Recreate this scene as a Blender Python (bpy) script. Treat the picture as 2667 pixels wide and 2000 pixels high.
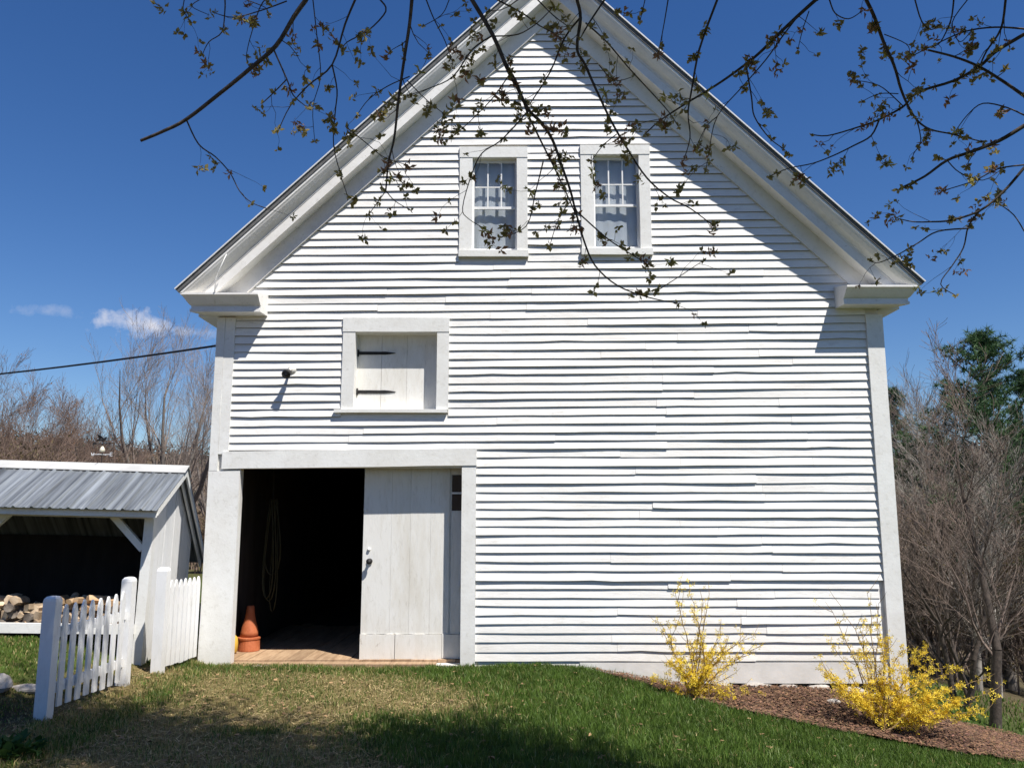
import bpy, math, random
import numpy as np
from mathutils import Vector, Matrix, noise as mnoise

# ------------------------------------------------------------------ camera, sky, sun, exposure
for o in list(bpy.data.objects):
    bpy.data.objects.remove(o, do_unlink=True)
S = bpy.context.scene
COL = S.collection
FPX, CX, CY = 2150.0, 1333.5, 1000.0
PITCH = math.radians(9.1)
CP, SP = math.cos(PITCH), math.sin(PITCH)
CAMZ = 1.81
cam_d = bpy.data.cameras.new('camera'); cam = bpy.data.objects.new('camera', cam_d); COL.objects.link(cam)
cam.location = (0, 0, CAMZ); cam.rotation_euler = (math.pi/2 + PITCH, 0, 0)
cam_d.sensor_fit = 'HORIZONTAL'; cam_d.sensor_width = 36.0; cam_d.lens = 36.0*FPX/2667.0
cam_d.clip_start = 0.05; cam_d.clip_end = 3000
S.camera = cam

SUN_TRAVEL = Vector((-0.98, 1.0, -2.35)).normalized()
w = bpy.data.worlds.new('World'); S.world = w; w.use_nodes = True
nt = w.node_tree; nt.nodes.clear()
def WN(t, **k):
    n = nt.nodes.new(t)
    for a, v in k.items(): setattr(n, a, v)
    return n
sky = WN('ShaderNodeTexSky', sky_type='NISHITA', sun_disc=False)
sky.sun_elevation = math.asin(-SUN_TRAVEL.z); sky.sun_rotation = math.atan2(-SUN_TRAVEL.x, -SUN_TRAVEL.y)
sky.air_density = 1.0; sky.dust_density = 0.15; sky.ozone_density = 4.0; sky.altitude = 200
hs = WN('ShaderNodeHueSaturation'); hs.inputs['Hue'].default_value = 0.510; hs.inputs['Saturation'].default_value = 1.25; hs.inputs['Value'].default_value = 1.0
nt.links.new(sky.outputs[0], hs.inputs['Color'])
bg = WN('ShaderNodeBackground'); bg.inputs[1].default_value = 0.073
wo = WN('ShaderNodeOutputWorld')
# small cumulus low in the sky on the left, as a noise-broken patch round fixed sky directions
tc = WN('ShaderNodeTexCoord')
def wmath(op, a, b=None, clamp=False):
    n = WN('ShaderNodeMath', operation=op); n.use_clamp = clamp
    for i, v in enumerate((a, b)):
        if v is None: continue
        if isinstance(v, (int, float)): n.inputs[i].default_value = v
        else: nt.links.new(v, n.inputs[i])
    return n.outputs[0]
def sky_dir(u, v):
    yc = (CY-v)/FPX
    return Vector(((u-CX)/FPX, CP - yc*SP, SP + yc*CP)).normalized()
def cloud_mask(u, v, wu, wv, seed, thr):
    f = sky_dir(u, v); r = Vector((f.y, -f.x, 0)).normalized(); up = r.cross(f)
    def dot(vec):
        n = WN('ShaderNodeVectorMath', operation='DOT_PRODUCT'); nt.links.new(tc.outputs['Generated'], n.inputs[0]); n.inputs[1].default_value = vec
        return n.outputs['Value']
    a = wmath('DIVIDE', dot(r), wu/FPX); b = wmath('DIVIDE', dot(up), wv/FPX)
    # flat base: squash the lower half
    b2 = wmath('MULTIPLY', b, 1.0)
    rr = wmath('SQRT', wmath('ADD', wmath('MULTIPLY', a, a), wmath('MULTIPLY', b2, b2)))
    nz = WN('ShaderNodeTexNoise'); nz.inputs['Scale'].default_value = 42; nz.inputs['Detail'].default_value = 6; nz.inputs['Roughness'].default_value = 0.6
    mp = WN('ShaderNodeMapping'); mp.inputs['Location'].default_value = (seed, seed*0.7, 0); nt.links.new(tc.outputs['Generated'], mp.inputs[0]); nt.links.new(mp.outputs[0], nz.inputs['Vector'])
    dens = wmath('SUBTRACT', wmath('ADD', wmath('MULTIPLY', nz.outputs[0], 2.6), 0.0 - thr), rr)
    front = wmath('GREATER_THAN', dot(f), 0.2)
    return wmath('MULTIPLY', wmath('MULTIPLY', dens, 1.1, True), front)
m1 = cloud_mask(358, 842, 100, 34, 3.1, 0.36)
m2 = cloud_mask(125, 812, 80, 22, 7.7, 0.62)
m3 = cloud_mask(525, 868, 70, 26, 11.3, 0.55)
mm = wmath('ADD', wmath('MULTIPLY', m1, 0.85), wmath('ADD', wmath('MULTIPLY', m2, 0.3), wmath('MULTIPLY', m3, 0.4)), True)
mx = WN('ShaderNodeMix', data_type='RGBA'); nt.links.new(mm, mx.inputs[0]); nt.links.new(hs.outputs[0], mx.inputs[6]); mx.inputs[7].default_value = (7.6, 7.5, 8.0, 1)
nt.links.new(mx.outputs[2], bg.inputs[0]); nt.links.new(bg.outputs[0], wo.inputs[0])

sun_d = bpy.data.lights.new('sun', 'SUN'); sun_d.energy = 5.0; sun_d.angle = math.radians(0.53); sun_d.color = (1.0, 0.955, 0.89)
sun = bpy.data.objects.new('sun', sun_d); COL.objects.link(sun); sun.location = (14, -10, 29)
sun.rotation_euler = SUN_TRAVEL.to_track_quat('-Z', 'Y').to_euler()
S.view_settings.view_transform = 'Standard'; S.view_settings.look = 'None'; S.view_settings.gamma = 1.0
S.view_settings.exposure = 0.60
S.view_settings.use_curve_mapping = False
S.render.engine = 'CYCLES'
S.cycles.max_bounces = 6; S.cycles.transparent_max_bounces = 8

# ------------------------------------------------------------------ helpers
rng = random.Random(11)
R = rng.random
def U(a, b): return a + (b-a)*R()
D = 10.5                                     # distance of the barn's front wall plane
def wp(u, v, Y=D):
    """photo pixel -> point on the plane y = Y"""
    yc = (CY-v)/FPX; yr = CP - yc*SP
    return ((u-CX)/FPX/yr*Y, CAMZ + (SP + yc*CP)/yr*Y)
def PX(u, v, Y):
    x, z = wp(u, v, Y); return Vector((x, Y, z))
def smooth(a, b, x):
    t = np.clip((x-a)/(b-a), 0, 1); return t*t*(3-2*t)

def tag(o, label=None, cat=None, group=None, kind=None):
    if label: o['label'] = label
    if cat: o['category'] = cat
    if group: o['group'] = group
    if kind: o['kind'] = kind
    return o
def empty(name, loc=(0, 0, 0), rot=(0, 0, 0)):
    o = bpy.data.objects.new(name, None); COL.objects.link(o); o.location = loc; o.rotation_euler = rot
    o.empty_display_size = 0.2
    return o
def link(name, me, mat, parent=None):
    o = bpy.data.objects.new(name, me); COL.objects.link(o)
    if mat is not None and not me.materials: me.materials.append(mat)
    if parent is not None: o.parent = parent
    return o
class MB:
    def __init__(s): s.v = []; s.f = []
    def box(s, x0, x1, y0, y1, z0, z1, j=0.0):
        b = len(s.v)
        for x, y, z in ((x0,y0,z0),(x1,y0,z0),(x1,y1,z0),(x0,y1,z0),(x0,y0,z1),(x1,y0,z1),(x1,y1,z1),(x0,y1,z1)):
            s.v.append((x+U(-j,j), y+U(-j,j), z+U(-j,j)))
        s.f += [(b,b+3,b+2,b+1),(b+4,b+5,b+6,b+7),(b,b+1,b+5,b+4),(b+1,b+2,b+6,b+5),(b+2,b+3,b+7,b+6),(b+3,b,b+4,b+7)]
        return s
    def loft(s, rings, caps=True):
        """rings: lists of points with the same count, closed sections"""
        b = len(s.v); n = len(rings[0])
        for r in rings: s.v += [tuple(p) for p in r]
        for i in range(len(rings)-1):
            for k in range(n):
                k2 = (k+1) % n
                s.f.append((b+i*n+k, b+i*n+k2, b+(i+1)*n+k2, b+(i+1)*n+k))
        if caps:
            s.f.append(tuple(b+k for k in reversed(range(n))))
            s.f.append(tuple(b+(len(rings)-1)*n+k for k in range(n)))
        return s
    def bar(s, p0, p1, wdt, dep, up=(0, 0, 1)):
        p0, p1 = Vector(p0), Vector(p1); d = (p1-p0).normalized(); a = d.cross(Vector(up)).normalized(); b = a.cross(d)
        q = [a*wdt/2+b*dep/2, -a*wdt/2+b*dep/2, -a*wdt/2-b*dep/2, a*wdt/2-b*dep/2]
        return s.loft([[p0+c for c in q], [p1+c for c in q]])
    def tube(s, pts, rads, k=6, caps=True):
        pts = [Vector(p) for p in pts]; rings = []
        if not hasattr(rads, '__len__'): rads = [rads]*len(pts)
        ref = Vector((0.31, 0.22, 0.92))
        for i, p in enumerate(pts):
            d = (pts[min(i+1, len(pts)-1)] - pts[max(i-1, 0)]).normalized()
            a = d.cross(ref)
            if a.length < 1e-3: a = d.cross(Vector((1, 0, 0)))
            a.normalize(); b = d.cross(a)
            rings.append([p + (a*math.cos(t)+b*math.sin(t))*rads[i] for t in [2*math.pi*q/k for q in range(k)]])
        return s.loft(rings, caps)
    def lathe(s, prof, k=16, c=(0, 0, 0), M=None):
        rings = []
        for r, z in prof:
            ring = []
            for q in range(k):
                t = 2*math.pi*q/k; p = Vector((r*math.cos(t), r*math.sin(t), z))
                if M is not None: p = M @ p
                ring.append(p + Vector(c))
            rings.append(ring)
        return s.loft(rings)
    def build(s, name, mat, parent=None, smooth=False, bevel=0.0):
        me = bpy.data.meshes.new(name); me.from_pydata(s.v, [], s.f); me.update()
        import bmesh
        bm = bmesh.new(); bm.from_mesh(me); bmesh.ops.recalc_face_normals(bm, faces=bm.faces)
        if bevel > 0: bmesh.ops.bevel(bm, geom=list(bm.edges), offset=bevel, segments=1, affect='EDGES')
        bm.to_mesh(me); bm.free()
        if smooth: me.polygons.foreach_set('use_smooth', [True]*len(me.polygons))
        return link(name, me, mat, parent)

def np_mesh(name, verts, faces, mat, parent=None, cols=None, smooth_=False):
    """verts (N,3) float, faces (M,k) int; cols (N,3) per-vertex colour"""
    me = bpy.data.meshes.new(name); n = len(verts); m, k = faces.shape
    me.vertices.add(n); me.vertices.foreach_set('co', np.ascontiguousarray(verts, dtype=np.float32).ravel())
    me.loops.add(m*k); me.loops.foreach_set('vertex_index', np.ascontiguousarray(faces, dtype=np.int32).ravel())
    me.polygons.add(m); me.polygons.foreach_set('loop_start', np.arange(0, m*k, k, dtype=np.int32)); me.polygons.foreach_set('loop_total', np.full(m, k, dtype=np.int32))
    me.update(calc_edges=True)
    if cols is not None:
        at = me.color_attributes.new('tint', 'FLOAT_COLOR', 'POINT')
        at.data.foreach_set('color', np.concatenate([cols, np.ones((n, 1))], 1).astype(np.float32).ravel())
    if smooth_: me.polygons.foreach_set('use_smooth', np.ones(m, dtype=bool))
    return link(name, me, mat, parent)

def seg_mesh(name, segs, k, mat, parent=None):
    """segs: list of (p0, p1, r0, r1) -> one mesh of tapered tubes"""
    A = np.array([[*s[0], *s[1], s[2], s[3]] for s in segs], dtype=np.float64)
    p0, p1, r0, r1 = A[:, 0:3], A[:, 3:6], A[:, 6], A[:, 7]
    d = p1-p0; d /= np.linalg.norm(d, axis=1, keepdims=True)+1e-9
    ref = np.tile(np.array([[0.31, 0.22, 0.92]]), (len(d), 1)); ref[np.abs(d[:, 2]) > .95] = (1, 0, 0)
    a = np.cross(d, ref); a /= np.linalg.norm(a, axis=1, keepdims=True)+1e-9; b = np.cross(d, a)
    n = len(A); V = np.zeros((n, 2, k, 3))
    for q in range(k):
        t = 2*math.pi*q/k; o = a*math.cos(t)+b*math.sin(t)
        V[:, 0, q] = p0+o*r0[:, None]; V[:, 1, q] = p1+o*r1[:, None]
    base = (np.arange(n)*2*k)[:, None]
    F = []
    for q in range(k):
        q2 = (q+1) % k
        F.append(np.concatenate([base+q, base+q2, base+k+q2, base+k+q], 1))
    return np_mesh(name, V.reshape(-1, 3), np.concatenate(F), mat, parent, smooth_=True)

# ------------------------------------------------------------------ materials
def material(name):
    m = bpy.data.materials.new(name); m.use_nodes = True
    n = m.node_tree; b = n.nodes['Principled BSDF']
    return m, n, b
def N(n, t, **k):
    q = n.nodes.new(t)
    for a, v in k.items(): setattr(q, a, v)
    return q
def noise_tex(n, scale, detail=4, rough=0.6, coord='Object', stretch=None):
    t = N(n, 'ShaderNodeTexCoord'); z = N(n, 'ShaderNodeTexNoise')
    z.inputs['Scale'].default_value = scale; z.inputs['Detail'].default_value = detail; z.inputs['Roughness'].default_value = rough
    if stretch:
        mp = N(n, 'ShaderNodeMapping'); mp.inputs['Scale'].default_value = stretch
        n.links.new(t.outputs[coord], mp.inputs[0]); n.links.new(mp.outputs[0], z.inputs['Vector'])
    else: n.links.new(t.outputs[coord], z.inputs['Vector'])
    return z
def ramp(n, src, stops):
    r = N(n, 'ShaderNodeValToRGB')
    el = r.color_ramp.elements
    while len(el) < len(stops): el.new(0.5)
    for e, (p, c) in zip(el, stops): e.position = p; e.color = (*c, 1)
    n.links.new(src, r.inputs[0]); return r
def two_tone(name, c0, c1, scale=6, rough=0.7, bump=0.0, bscale=40, stretch=None, spec=0.3, lo=0.35, hi=0.65, vary=0.0, metallic=0.0, coord='Object'):
    m, n, b = material(name)
    z = noise_tex(n, scale, 5, 0.65, coord, stretch)
    r = ramp(n, z.outputs[0], [(lo, c0), (hi, c1)])
    out = r.outputs[0]
    if vary > 0:
        oi = N(n, 'ShaderNodeObjectInfo'); mr = N(n, 'ShaderNodeMapRange'); mr.inputs['To Min'].default_value = 1-vary; mr.inputs['To Max'].default_value = 1+vary*0.4
        n.links.new(oi.outputs['Random'], mr.inputs[0])
        vm = N(n, 'ShaderNodeVectorMath', operation='SCALE'); n.links.new(out, vm.inputs[0]); n.links.new(mr.outputs[0], vm.inputs['Scale']); out = vm.outputs[0]
    n.links.new(out, b.inputs['Base Color'])
    b.inputs['Roughness'].default_value = rough; b.inputs['Specular IOR Level'].default_value = spec; b.inputs['Metallic'].default_value = metallic
    if bump > 0:
        z2 = noise_tex(n, bscale, 5, 0.7, coord, stretch); bp = N(n, 'ShaderNodeBump'); bp.inputs['Strength'].default_value = bump; bp.inputs['Distance'].default_value = 0.01
        n.links.new(z2.outputs[0], bp.inputs['Height']); n.links.new(bp.outputs[0], b.inputs['Normal'])
    return m
def leafy(name, c0, c1, scale=3, transl=0.35, rough=0.6, attr=None):
    m, n, b = material(name)
    if attr:
        a = N(n, 'ShaderNodeAttribute', attribute_name=attr); col = a.outputs['Color']
    else:
        z = noise_tex(n, scale, 2); col = ramp(n, z.outputs[0], [(0.3, c0), (0.7, c1)]).outputs[0]
    n.links.new(col, b.inputs['Base Color']); b.inputs['Roughness'].default_value = rough; b.inputs['Specular IOR Level'].default_value = 0.25
    tr = N(n, 'ShaderNodeBsdfTranslucent'); n.links.new(col, tr.inputs[0])
    mxs = N(n, 'ShaderNodeMixShader'); mxs.inputs[0].default_value = transl
    n.links.new(b.outputs[0], mxs.inputs[1]); n.links.new(tr.outputs[0], mxs.inputs[2]); n.links.new(mxs.outputs[0], n.nodes['Material Output'].inputs[0])
    return m

def paint(name, base, dirt, stretch, vary=0.05, bump=0.35):
    """old white house paint: faint grime, thin streaks along the grain, brush relief"""
    m, n, b = material(name)
    z = noise_tex(n, 2.2, 6, 0.7, 'Object', stretch)
    z2 = noise_tex(n, 16, 6, 0.75, 'Object', stretch)
    r = ramp(n, z.outputs[0], [(0.30, dirt), (0.58, base)])
    r2 = ramp(n, z2.outputs[0], [(0.30, (0.80, 0.79, 0.76)), (0.46, (1, 1, 1))])
    mu = N(n, 'ShaderNodeMix', data_type='RGBA', blend_type='MULTIPLY'); mu.inputs[0].default_value = 0.75
    n.links.new(r.outputs[0], mu.inputs[6]); n.links.new(r2.outputs[0], mu.inputs[7])
    zp = noise_tex(n, 11, 9, 0.8, 'Object', (stretch[0]*0.8, 1, stretch[2]*2.2)); zq = noise_tex(n, 1.1, 3, 0.6)
    ad = N(n, 'ShaderNodeMath', operation='MULTIPLY_ADD'); n.links.new(zq.outputs[0], ad.inputs[0]); ad.inputs[1].default_value = 0.30; n.links.new(zp.outputs[0], ad.inputs[2])
    rp = ramp(n, ad.outputs[0], [(0.80, (1, 1, 1)), (0.835, (0.55, 0.52, 0.48))])
    mp_ = N(n, 'ShaderNodeMix', data_type='RGBA', blend_type='MULTIPLY'); mp_.inputs[0].default_value = 1.0; n.links.new(mu.outputs[2], mp_.inputs[6]); n.links.new(rp.outputs[0], mp_.inputs[7])
    # splashed soil low on the boards
    tcz = N(n, 'ShaderNodeTexCoord'); sx = N(n, 'ShaderNodeSeparateXYZ'); n.links.new(tcz.outputs['Object'], sx.inputs[0])
    sm = N(n, 'ShaderNodeMapRange'); n.links.new(sx.outputs['Z'], sm.inputs[0]); sm.inputs['From Min'].default_value = 0.0; sm.inputs['From Max'].default_value = 0.5; sm.inputs['To Min'].default_value = 0.62; sm.inputs['To Max'].default_value = 0.0
    zs = noise_tex(n, 7, 8, 0.8); ms_ = N(n, 'ShaderNodeMath', operation='MULTIPLY'); n.links.new(zs.outputs[0], ms_.inputs[0]); n.links.new(sm.outputs[0], ms_.inputs[1])
    sp_ = N(n, 'ShaderNodeMix', data_type='RGBA'); n.links.new(ms_.outputs[0], sp_.inputs[0]); n.links.new(mp_.outputs[2], sp_.inputs[6]); sp_.inputs[7].default_value = (0.50, 0.43, 0.33, 1)
    mu = sp_
    oi = N(n, 'ShaderNodeObjectInfo'); mr = N(n, 'ShaderNodeMapRange'); mr.inputs['To Min'].default_value = 1-vary; mr.inputs['To Max'].default_value = 1.0
    n.links.new(oi.outputs['Random'], mr.inputs[0])
    vm = N(n, 'ShaderNodeVectorMath', operation='SCALE'); n.links.new(mu.outputs[2], vm.inputs[0]); n.links.new(mr.outputs[0], vm.inputs['Scale'])
    n.links.new(vm.outputs[0], b.inputs['Base Color'])
    b.inputs['Roughness'].default_value = 0.55; b.inputs['Specular IOR Level'].default_value = 0.3
    z3 = noise_tex(n, 30, 4, 0.7, 'Object', stretch); bp = N(n, 'ShaderNodeBump'); bp.inputs['Strength'].default_value = bump; bp.inputs['Distance'].default_value = 0.006
    n.links.new(z3.outputs[0], bp.inputs['Height']); n.links.new(bp.outputs[0], b.inputs['Normal'])
    return m
M = {}
M['clap'] = paint('white_clapboard_paint', (0.82, 0.81, 0.78), (0.74, 0.72, 0.68), (0.35, 1, 1.6))
M['butt'] = two_tone('shade_line_board_butt', (0.06, 0.055, 0.05), (0.15, 0.135, 0.12), 12, 0.9)  # dark colour on board undersides, painted in to deepen the shadow lines
M['trim'] = paint('white_trim_paint', (0.79, 0.79, 0.76), (0.71, 0.70, 0.66), (1, 1, 1), 0.03)
M['cornice'] = paint('cornice_paint', (0.80, 0.79, 0.76), (0.72, 0.70, 0.66), (1, 1, 1), 0.02, 0.15)
M['door'] = paint('door_paint', (0.78, 0.77, 0.73), (0.66, 0.63, 0.56), (1.6, 1, 0.4), 0.04)
M['sash'] = paint('sash_paint', (0.80, 0.80, 0.79), (0.74, 0.74, 0.72), (1, 1, 1), 0.02, 0.1)
M['fence'] = paint('fence_paint', (0.82, 0.82, 0.81), (0.72, 0.72, 0.70), (1, 1, 0.4), 0.05)
M['skirt'] = two_tone('skirt_board', (0.62, 0.60, 0.56), (0.73, 0.71, 0.67), 3, 0.6, 0.2, 25)
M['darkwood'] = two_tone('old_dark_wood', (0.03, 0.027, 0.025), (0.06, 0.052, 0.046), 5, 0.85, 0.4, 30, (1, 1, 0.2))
M['floor'] = two_tone('worn_floor_plank', (0.30, 0.19, 0.11), (0.45, 0.31, 0.19), 5, 0.75, 0.4, 30, (4, 0.5, 1), vary=0.25)
M['roof'] = two_tone('barn_roof_shingle', (0.10, 0.10, 0.10), (0.16, 0.16, 0.155), 12, 0.85, 0.4, 40)
M['drip'] = two_tone('roof_edge_metal', (0.62, 0.63, 0.64), (0.70, 0.70, 0.70), 5, 0.4, spec=0.5)
M['ridgecap'] = two_tone('ridge_cap_metal', (0.40, 0.40, 0.39), (0.50, 0.50, 0.48), 3, 0.5, spec=0.4)
M['shedwood'] = two_tone('shade_dark_shed_boards', (0.012, 0.011, 0.010), (0.026, 0.023, 0.020), 5, 0.85, 0.4, 30, (1, 1, 0.2))  # wood colour lowered to near black to paint in the shed's interior shade
M['metal'] = two_tone('galvanised_roof', (0.12, 0.13, 0.14), (0.36, 0.39, 0.415), 2.6, 0.38, 0.05, 10, (7, 0.22, 0.22), spec=0.5, metallic=0.35, vary=0.3)
M['iron'] = two_tone('black_iron', (0.012, 0.012, 0.013), (0.025, 0.023, 0.022), 30, 0.6, 0.3, 60)
M['brass'] = two_tone('pale_vane_metal', (0.62, 0.57, 0.42), (0.72, 0.68, 0.55), 20, 0.4, spec=0.5)
M['curtain'] = leafy('white_curtain', (0.76, 0.78, 0.81), (0.82, 0.83, 0.86), 6, 0.3, 0.9)
M['black'] = two_tone('black_rubber', (0.012, 0.012, 0.013), (0.02, 0.02, 0.02), 10, 0.55)
M['bark'] = two_tone('grey_bark', (0.11, 0.095, 0.08), (0.22, 0.19, 0.165), 14, 0.9, 0.6, 40, (1, 1, 0.3))
M['barkdark'] = two_tone('dark_wet_bark', (0.035, 0.028, 0.023), (0.085, 0.066, 0.053), 20, 0.85, 0.5, 50)
M['twig'] = two_tone('grey_brown_twigs', (0.19, 0.15, 0.125), (0.32, 0.26, 0.22), 3, 0.85)
M['twigred'] = two_tone('reddish_brown_twigs', (0.14, 0.095, 0.075), (0.24, 0.17, 0.13), 2, 0.85)
M['twigpale'] = two_tone('pale_grey_twigs', (0.17, 0.15, 0.128), (0.31, 0.28, 0.24), 2, 0.8)
M['twigdark'] = two_tone('dark_brown_twigs', (0.095, 0.072, 0.058), (0.20, 0.15, 0.122), 2, 0.85)
M['needle'] = leafy('pine_needles', (0.03, 0.07, 0.026), (0.08, 0.15, 0.055), 2, 0.2)
M['shrubleaf'] = leafy('old_brown_leaves', (0.10, 0.062, 0.035), (0.13, 0.11, 0.045), 1.5, 0.3)
M['grass'] = leafy('grass_blades', None, None, attr='tint', transl=0.3, rough=0.5)
M['chips'] = leafy('mulch_chips', None, None, attr='tint', transl=0.0, rough=0.9)
M['yellow'] = leafy('forsythia_yellow', (0.78, 0.55, 0.035), (0.86, 0.69, 0.09), 9, 0.35)
M['stemtan'] = two_tone('forsythia_stem', (0.20, 0.13, 0.06), (0.32, 0.22, 0.11), 8, 0.8)
M['leaf_brown'] = leafy('bud_leaf_brown', (0.20, 0.115, 0.06), (0.34, 0.19, 0.10), 20, 0.45)
M['leaf_olive'] = leafy('bud_leaf_olive', (0.21, 0.18, 0.065), (0.34, 0.28, 0.10), 20, 0.45)
M['leaf_lime'] = leafy('bud_leaf_lime', (0.34, 0.33, 0.07), (0.5, 0.44, 0.12), 20, 0.45)
M['orange'] = two_tone('orange_cone_plastic', (0.36, 0.095, 0.035), (0.48, 0.15, 0.065), 9, 0.65, 0.3, 40)
M['yellowp'] = two_tone('yellow_plastic', (0.58, 0.36, 0.05), (0.66, 0.42, 0.07), 6, 0.5)
M['hose'] = two_tone('old_olive_hose', (0.03, 0.028, 0.012), (0.05, 0.045, 0.02), 8, 0.5)
M['log_bark'] = two_tone('log_bark', (0.12, 0.095, 0.08), (0.32, 0.27, 0.22), 12, 0.9, 0.5, 30, vary=0.4)
M['log_split'] = two_tone('split_wood', (0.34, 0.24, 0.15), (0.60, 0.47, 0.33), 9, 0.85, 0.4, 30, (0.3, 1, 1), vary=0.45)
M['log_fresh'] = two_tone('fresh_split_wood', (0.40, 0.24, 0.12), (0.58, 0.42, 0.26), 9, 0.8, 0.4, 30, vary=0.3)
M['stone'] = two_tone('pale_field_stone', (0.30, 0.27, 0.24), (0.50, 0.46, 0.41), 7, 0.85, 0.6, 20)
M['darkstone'] = two_tone('shaded_foundation_stone', (0.10, 0.09, 0.08), (0.2, 0.18, 0.16), 5, 0.9, 0.6, 15)  # stone darkened so its colour carries the shade under the skirt board
M['gravel'] = two_tone('gravel', (0.22, 0.18, 0.16), (0.42, 0.36, 0.32), 30, 0.9)
M['cable'] = two_tone('black_cable', (0.015, 0.016, 0.02), (0.03, 0.03, 0.035), 10, 0.6)
M['plant'] = leafy('low_green_plant', (0.03, 0.075, 0.015), (0.06, 0.12, 0.03), 9, 0.3)
mg, ng, bgl = material('window_glass')
bgl.inputs['Base Color'].default_value = (1, 1, 1, 1); bgl.inputs['Roughness'].default_value = 0.02
_tr = N(ng, 'ShaderNodeBsdfTransparent'); _gl = N(ng, 'ShaderNodeBsdfGlossy'); _gl.inputs['Roughness'].default_value = 0.03
_lw = N(ng, 'ShaderNodeLayerWeight'); _lw.inputs[0].default_value = 0.5; _pw = N(ng, 'ShaderNodeMath', operation='POWER'); ng.links.new(_lw.outputs['Facing'], _pw.inputs[0]); _pw.inputs[1].default_value = 4.0; _fr = N(ng, 'ShaderNodeMath', operation='MULTIPLY_ADD'); ng.links.new(_pw.outputs[0], _fr.inputs[0]); _fr.inputs[1].default_value = 0.7; _fr.inputs[2].default_value = 0.04; _ms = N(ng, 'ShaderNodeMixShader')
_tr.inputs[0].default_value = (0.93, 0.95, 0.96, 1)
ng.links.new(_fr.outputs[0], _ms.inputs[0]); ng.links.new(_tr.outputs[0], _ms.inputs[1]); ng.links.new(_gl.outputs[0], _ms.inputs[2]); ng.links.new(_ms.outputs[0], ng.nodes['Material Output'].inputs[0])
M['glass'] = mg
M['darkglass'] = two_tone('dark_pane', (0.012, 0.014, 0.018), (0.02, 0.022, 0.028), 4, 0.08, spec=0.5)

# ------------------------------------------------------------------ terrain
def ground(x, y):
    x = np.asarray(x, dtype=np.float64); y = np.asarray(y, dtype=np.float64)
    q = np.clip(x-0.3, 0, 14)
    fall = -0.105*q**1.25
    fall = fall*(0.45+0.55*smooth(0, 8, y))
    near = 0.20*(1-smooth(0, 7.5, y))
    bank = 0.21*smooth(8.9, 10.35, y)*smooth(1.8, 4.0, x)*(1-smooth(4.7, 6.0, x))*(y < 21)
    left = 0.09*smooth(-3.6, -4.0, x) + 0.36*smooth(-4.05, -5.5, x)*smooth(4, 8, y)*(1-smooth(12, 18, y))
    und = 0.02*np.sin(x*1.7+0.4)*np.sin(y*1.3+1.0)
    r = np.hypot(x-0.5, y-15)
    far = 17.5*smooth(60, 210, r) + 1.3*smooth(80, 140, r)*(np.sin(x*0.06+1)+np.sin(x*0.021+y*0.03))
    dip = -1.0*smooth(16, 40, r)*smooth(0, 20, np.abs(x))*(x < 0)
    return fall+near+bank+left+und+far+dip
def lush(x, y):
    """0 dry, 1 lush: where the lawn has greened up"""
    x = np.asarray(x); y = np.asarray(y)
    s = 1/(1+np.exp(-(x+1.0+0.55*np.sin(y*1.9+0.6)+0.35*np.sin(x*3.1+y*2.3))*3.2))
    s = np.maximum(s, 0.62*np.exp(-((x+3.6)/0.22)**2)*(y < 10))            # along the fence
    s = np.maximum(s, 0.75*np.exp(-((y-10.15)/0.28)**2)*(x > -4.4))          # at the foot of the wall
    s = np.maximum(s, 0.85*np.exp(-((x+1.9+0.3*np.sin(y*5))**2/0.5+(y-6.0)**2/0.10)))
    s = np.maximum(s, 0.75*np.exp(-((x+2.2)**2/0.25+(y-7.4)**2/0.05)))
    s = np.maximum(s, (x < -4.3)*(0.55+0.4*np.sin(x*2.3+y*1.7)*np.sin(y*2.9)))
    s = np.maximum(s, (x < -4.6)*(y > 8.2)*0.85)
    s = np.maximum(s, (0.36+0.12*np.sin(x*4.1+y*3.3))*smooth(7.6, 8.8, y)*(x > -3.6))
    s = np.maximum(s, 0.18+0.16*np.sin(x*5.3+1.0)*np.sin(y*6.1+x*2.0))
    return np.clip(s, 0, 1)
MULCH = [(0.85, 10.42), (1.3, 10.15), (1.9, 9.65), (2.45, 9.3), (3.2, 9.12), (4.08, 9.05), (4.8, 9.12), (5.47, 9.32), (6.4, 9.9), (7.0, 10.8), (6.6, 11.5), (5.6, 11.4), (4.85, 10.48)]
def in_poly(x, y, poly):
    x = np.asarray(x); y = np.asarray(y); ins = np.zeros(x.shape, bool); n = len(poly)
    for i in range(n):
        x0, y0 = poly[i]; x1, y1 = poly[(i+1) % n]
        c = ((y0 > y) != (y1 > y)) & (x < (x1-x0)*(y-y0)/(y1-y0+1e-12)+x0); ins ^= c
    return ins

t = np.linspace(-1, 1, 261)
gx = 1.6*np.sinh(t*6.0); gy = 8.5+1.6*np.sinh(t*6.0)
GX, GY = np.meshgrid(gx, gy, indexing='ij'); GZ = ground(GX, GY)
inb = (GX > -3.7) & (GX < 4.65) & (GY > 10.6) & (GY < 20.2); GZ = np.where(inb, GZ-0.15, GZ)
n_ = len(t); idx = np.arange(n_*n_).reshape(n_, n_)
F = np.stack([idx[:-1, :-1], idx[1:, :-1], idx[1:, 1:], idx[:-1, 1:]], -1).reshape(-1, 4)
ls = lush(GX, GY)
far = smooth(14, 30, np.hypot(GX, GY-8))[..., None]
dry_c = np.array([0.21, 0.155, 0.075]); lush_c = np.array([0.045, 0.075, 0.016]); wood_c = np.array([0.105, 0.078, 0.052])
cols = dry_c*(1-ls[..., None])+lush_c*ls[..., None]
soil = (smooth(-4.0, -4.35, GX)*smooth(8.2, 7.2, GY))[..., None]
cols = cols*(1-soil)+np.array([0.06, 0.042, 0.03])*soil
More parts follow.
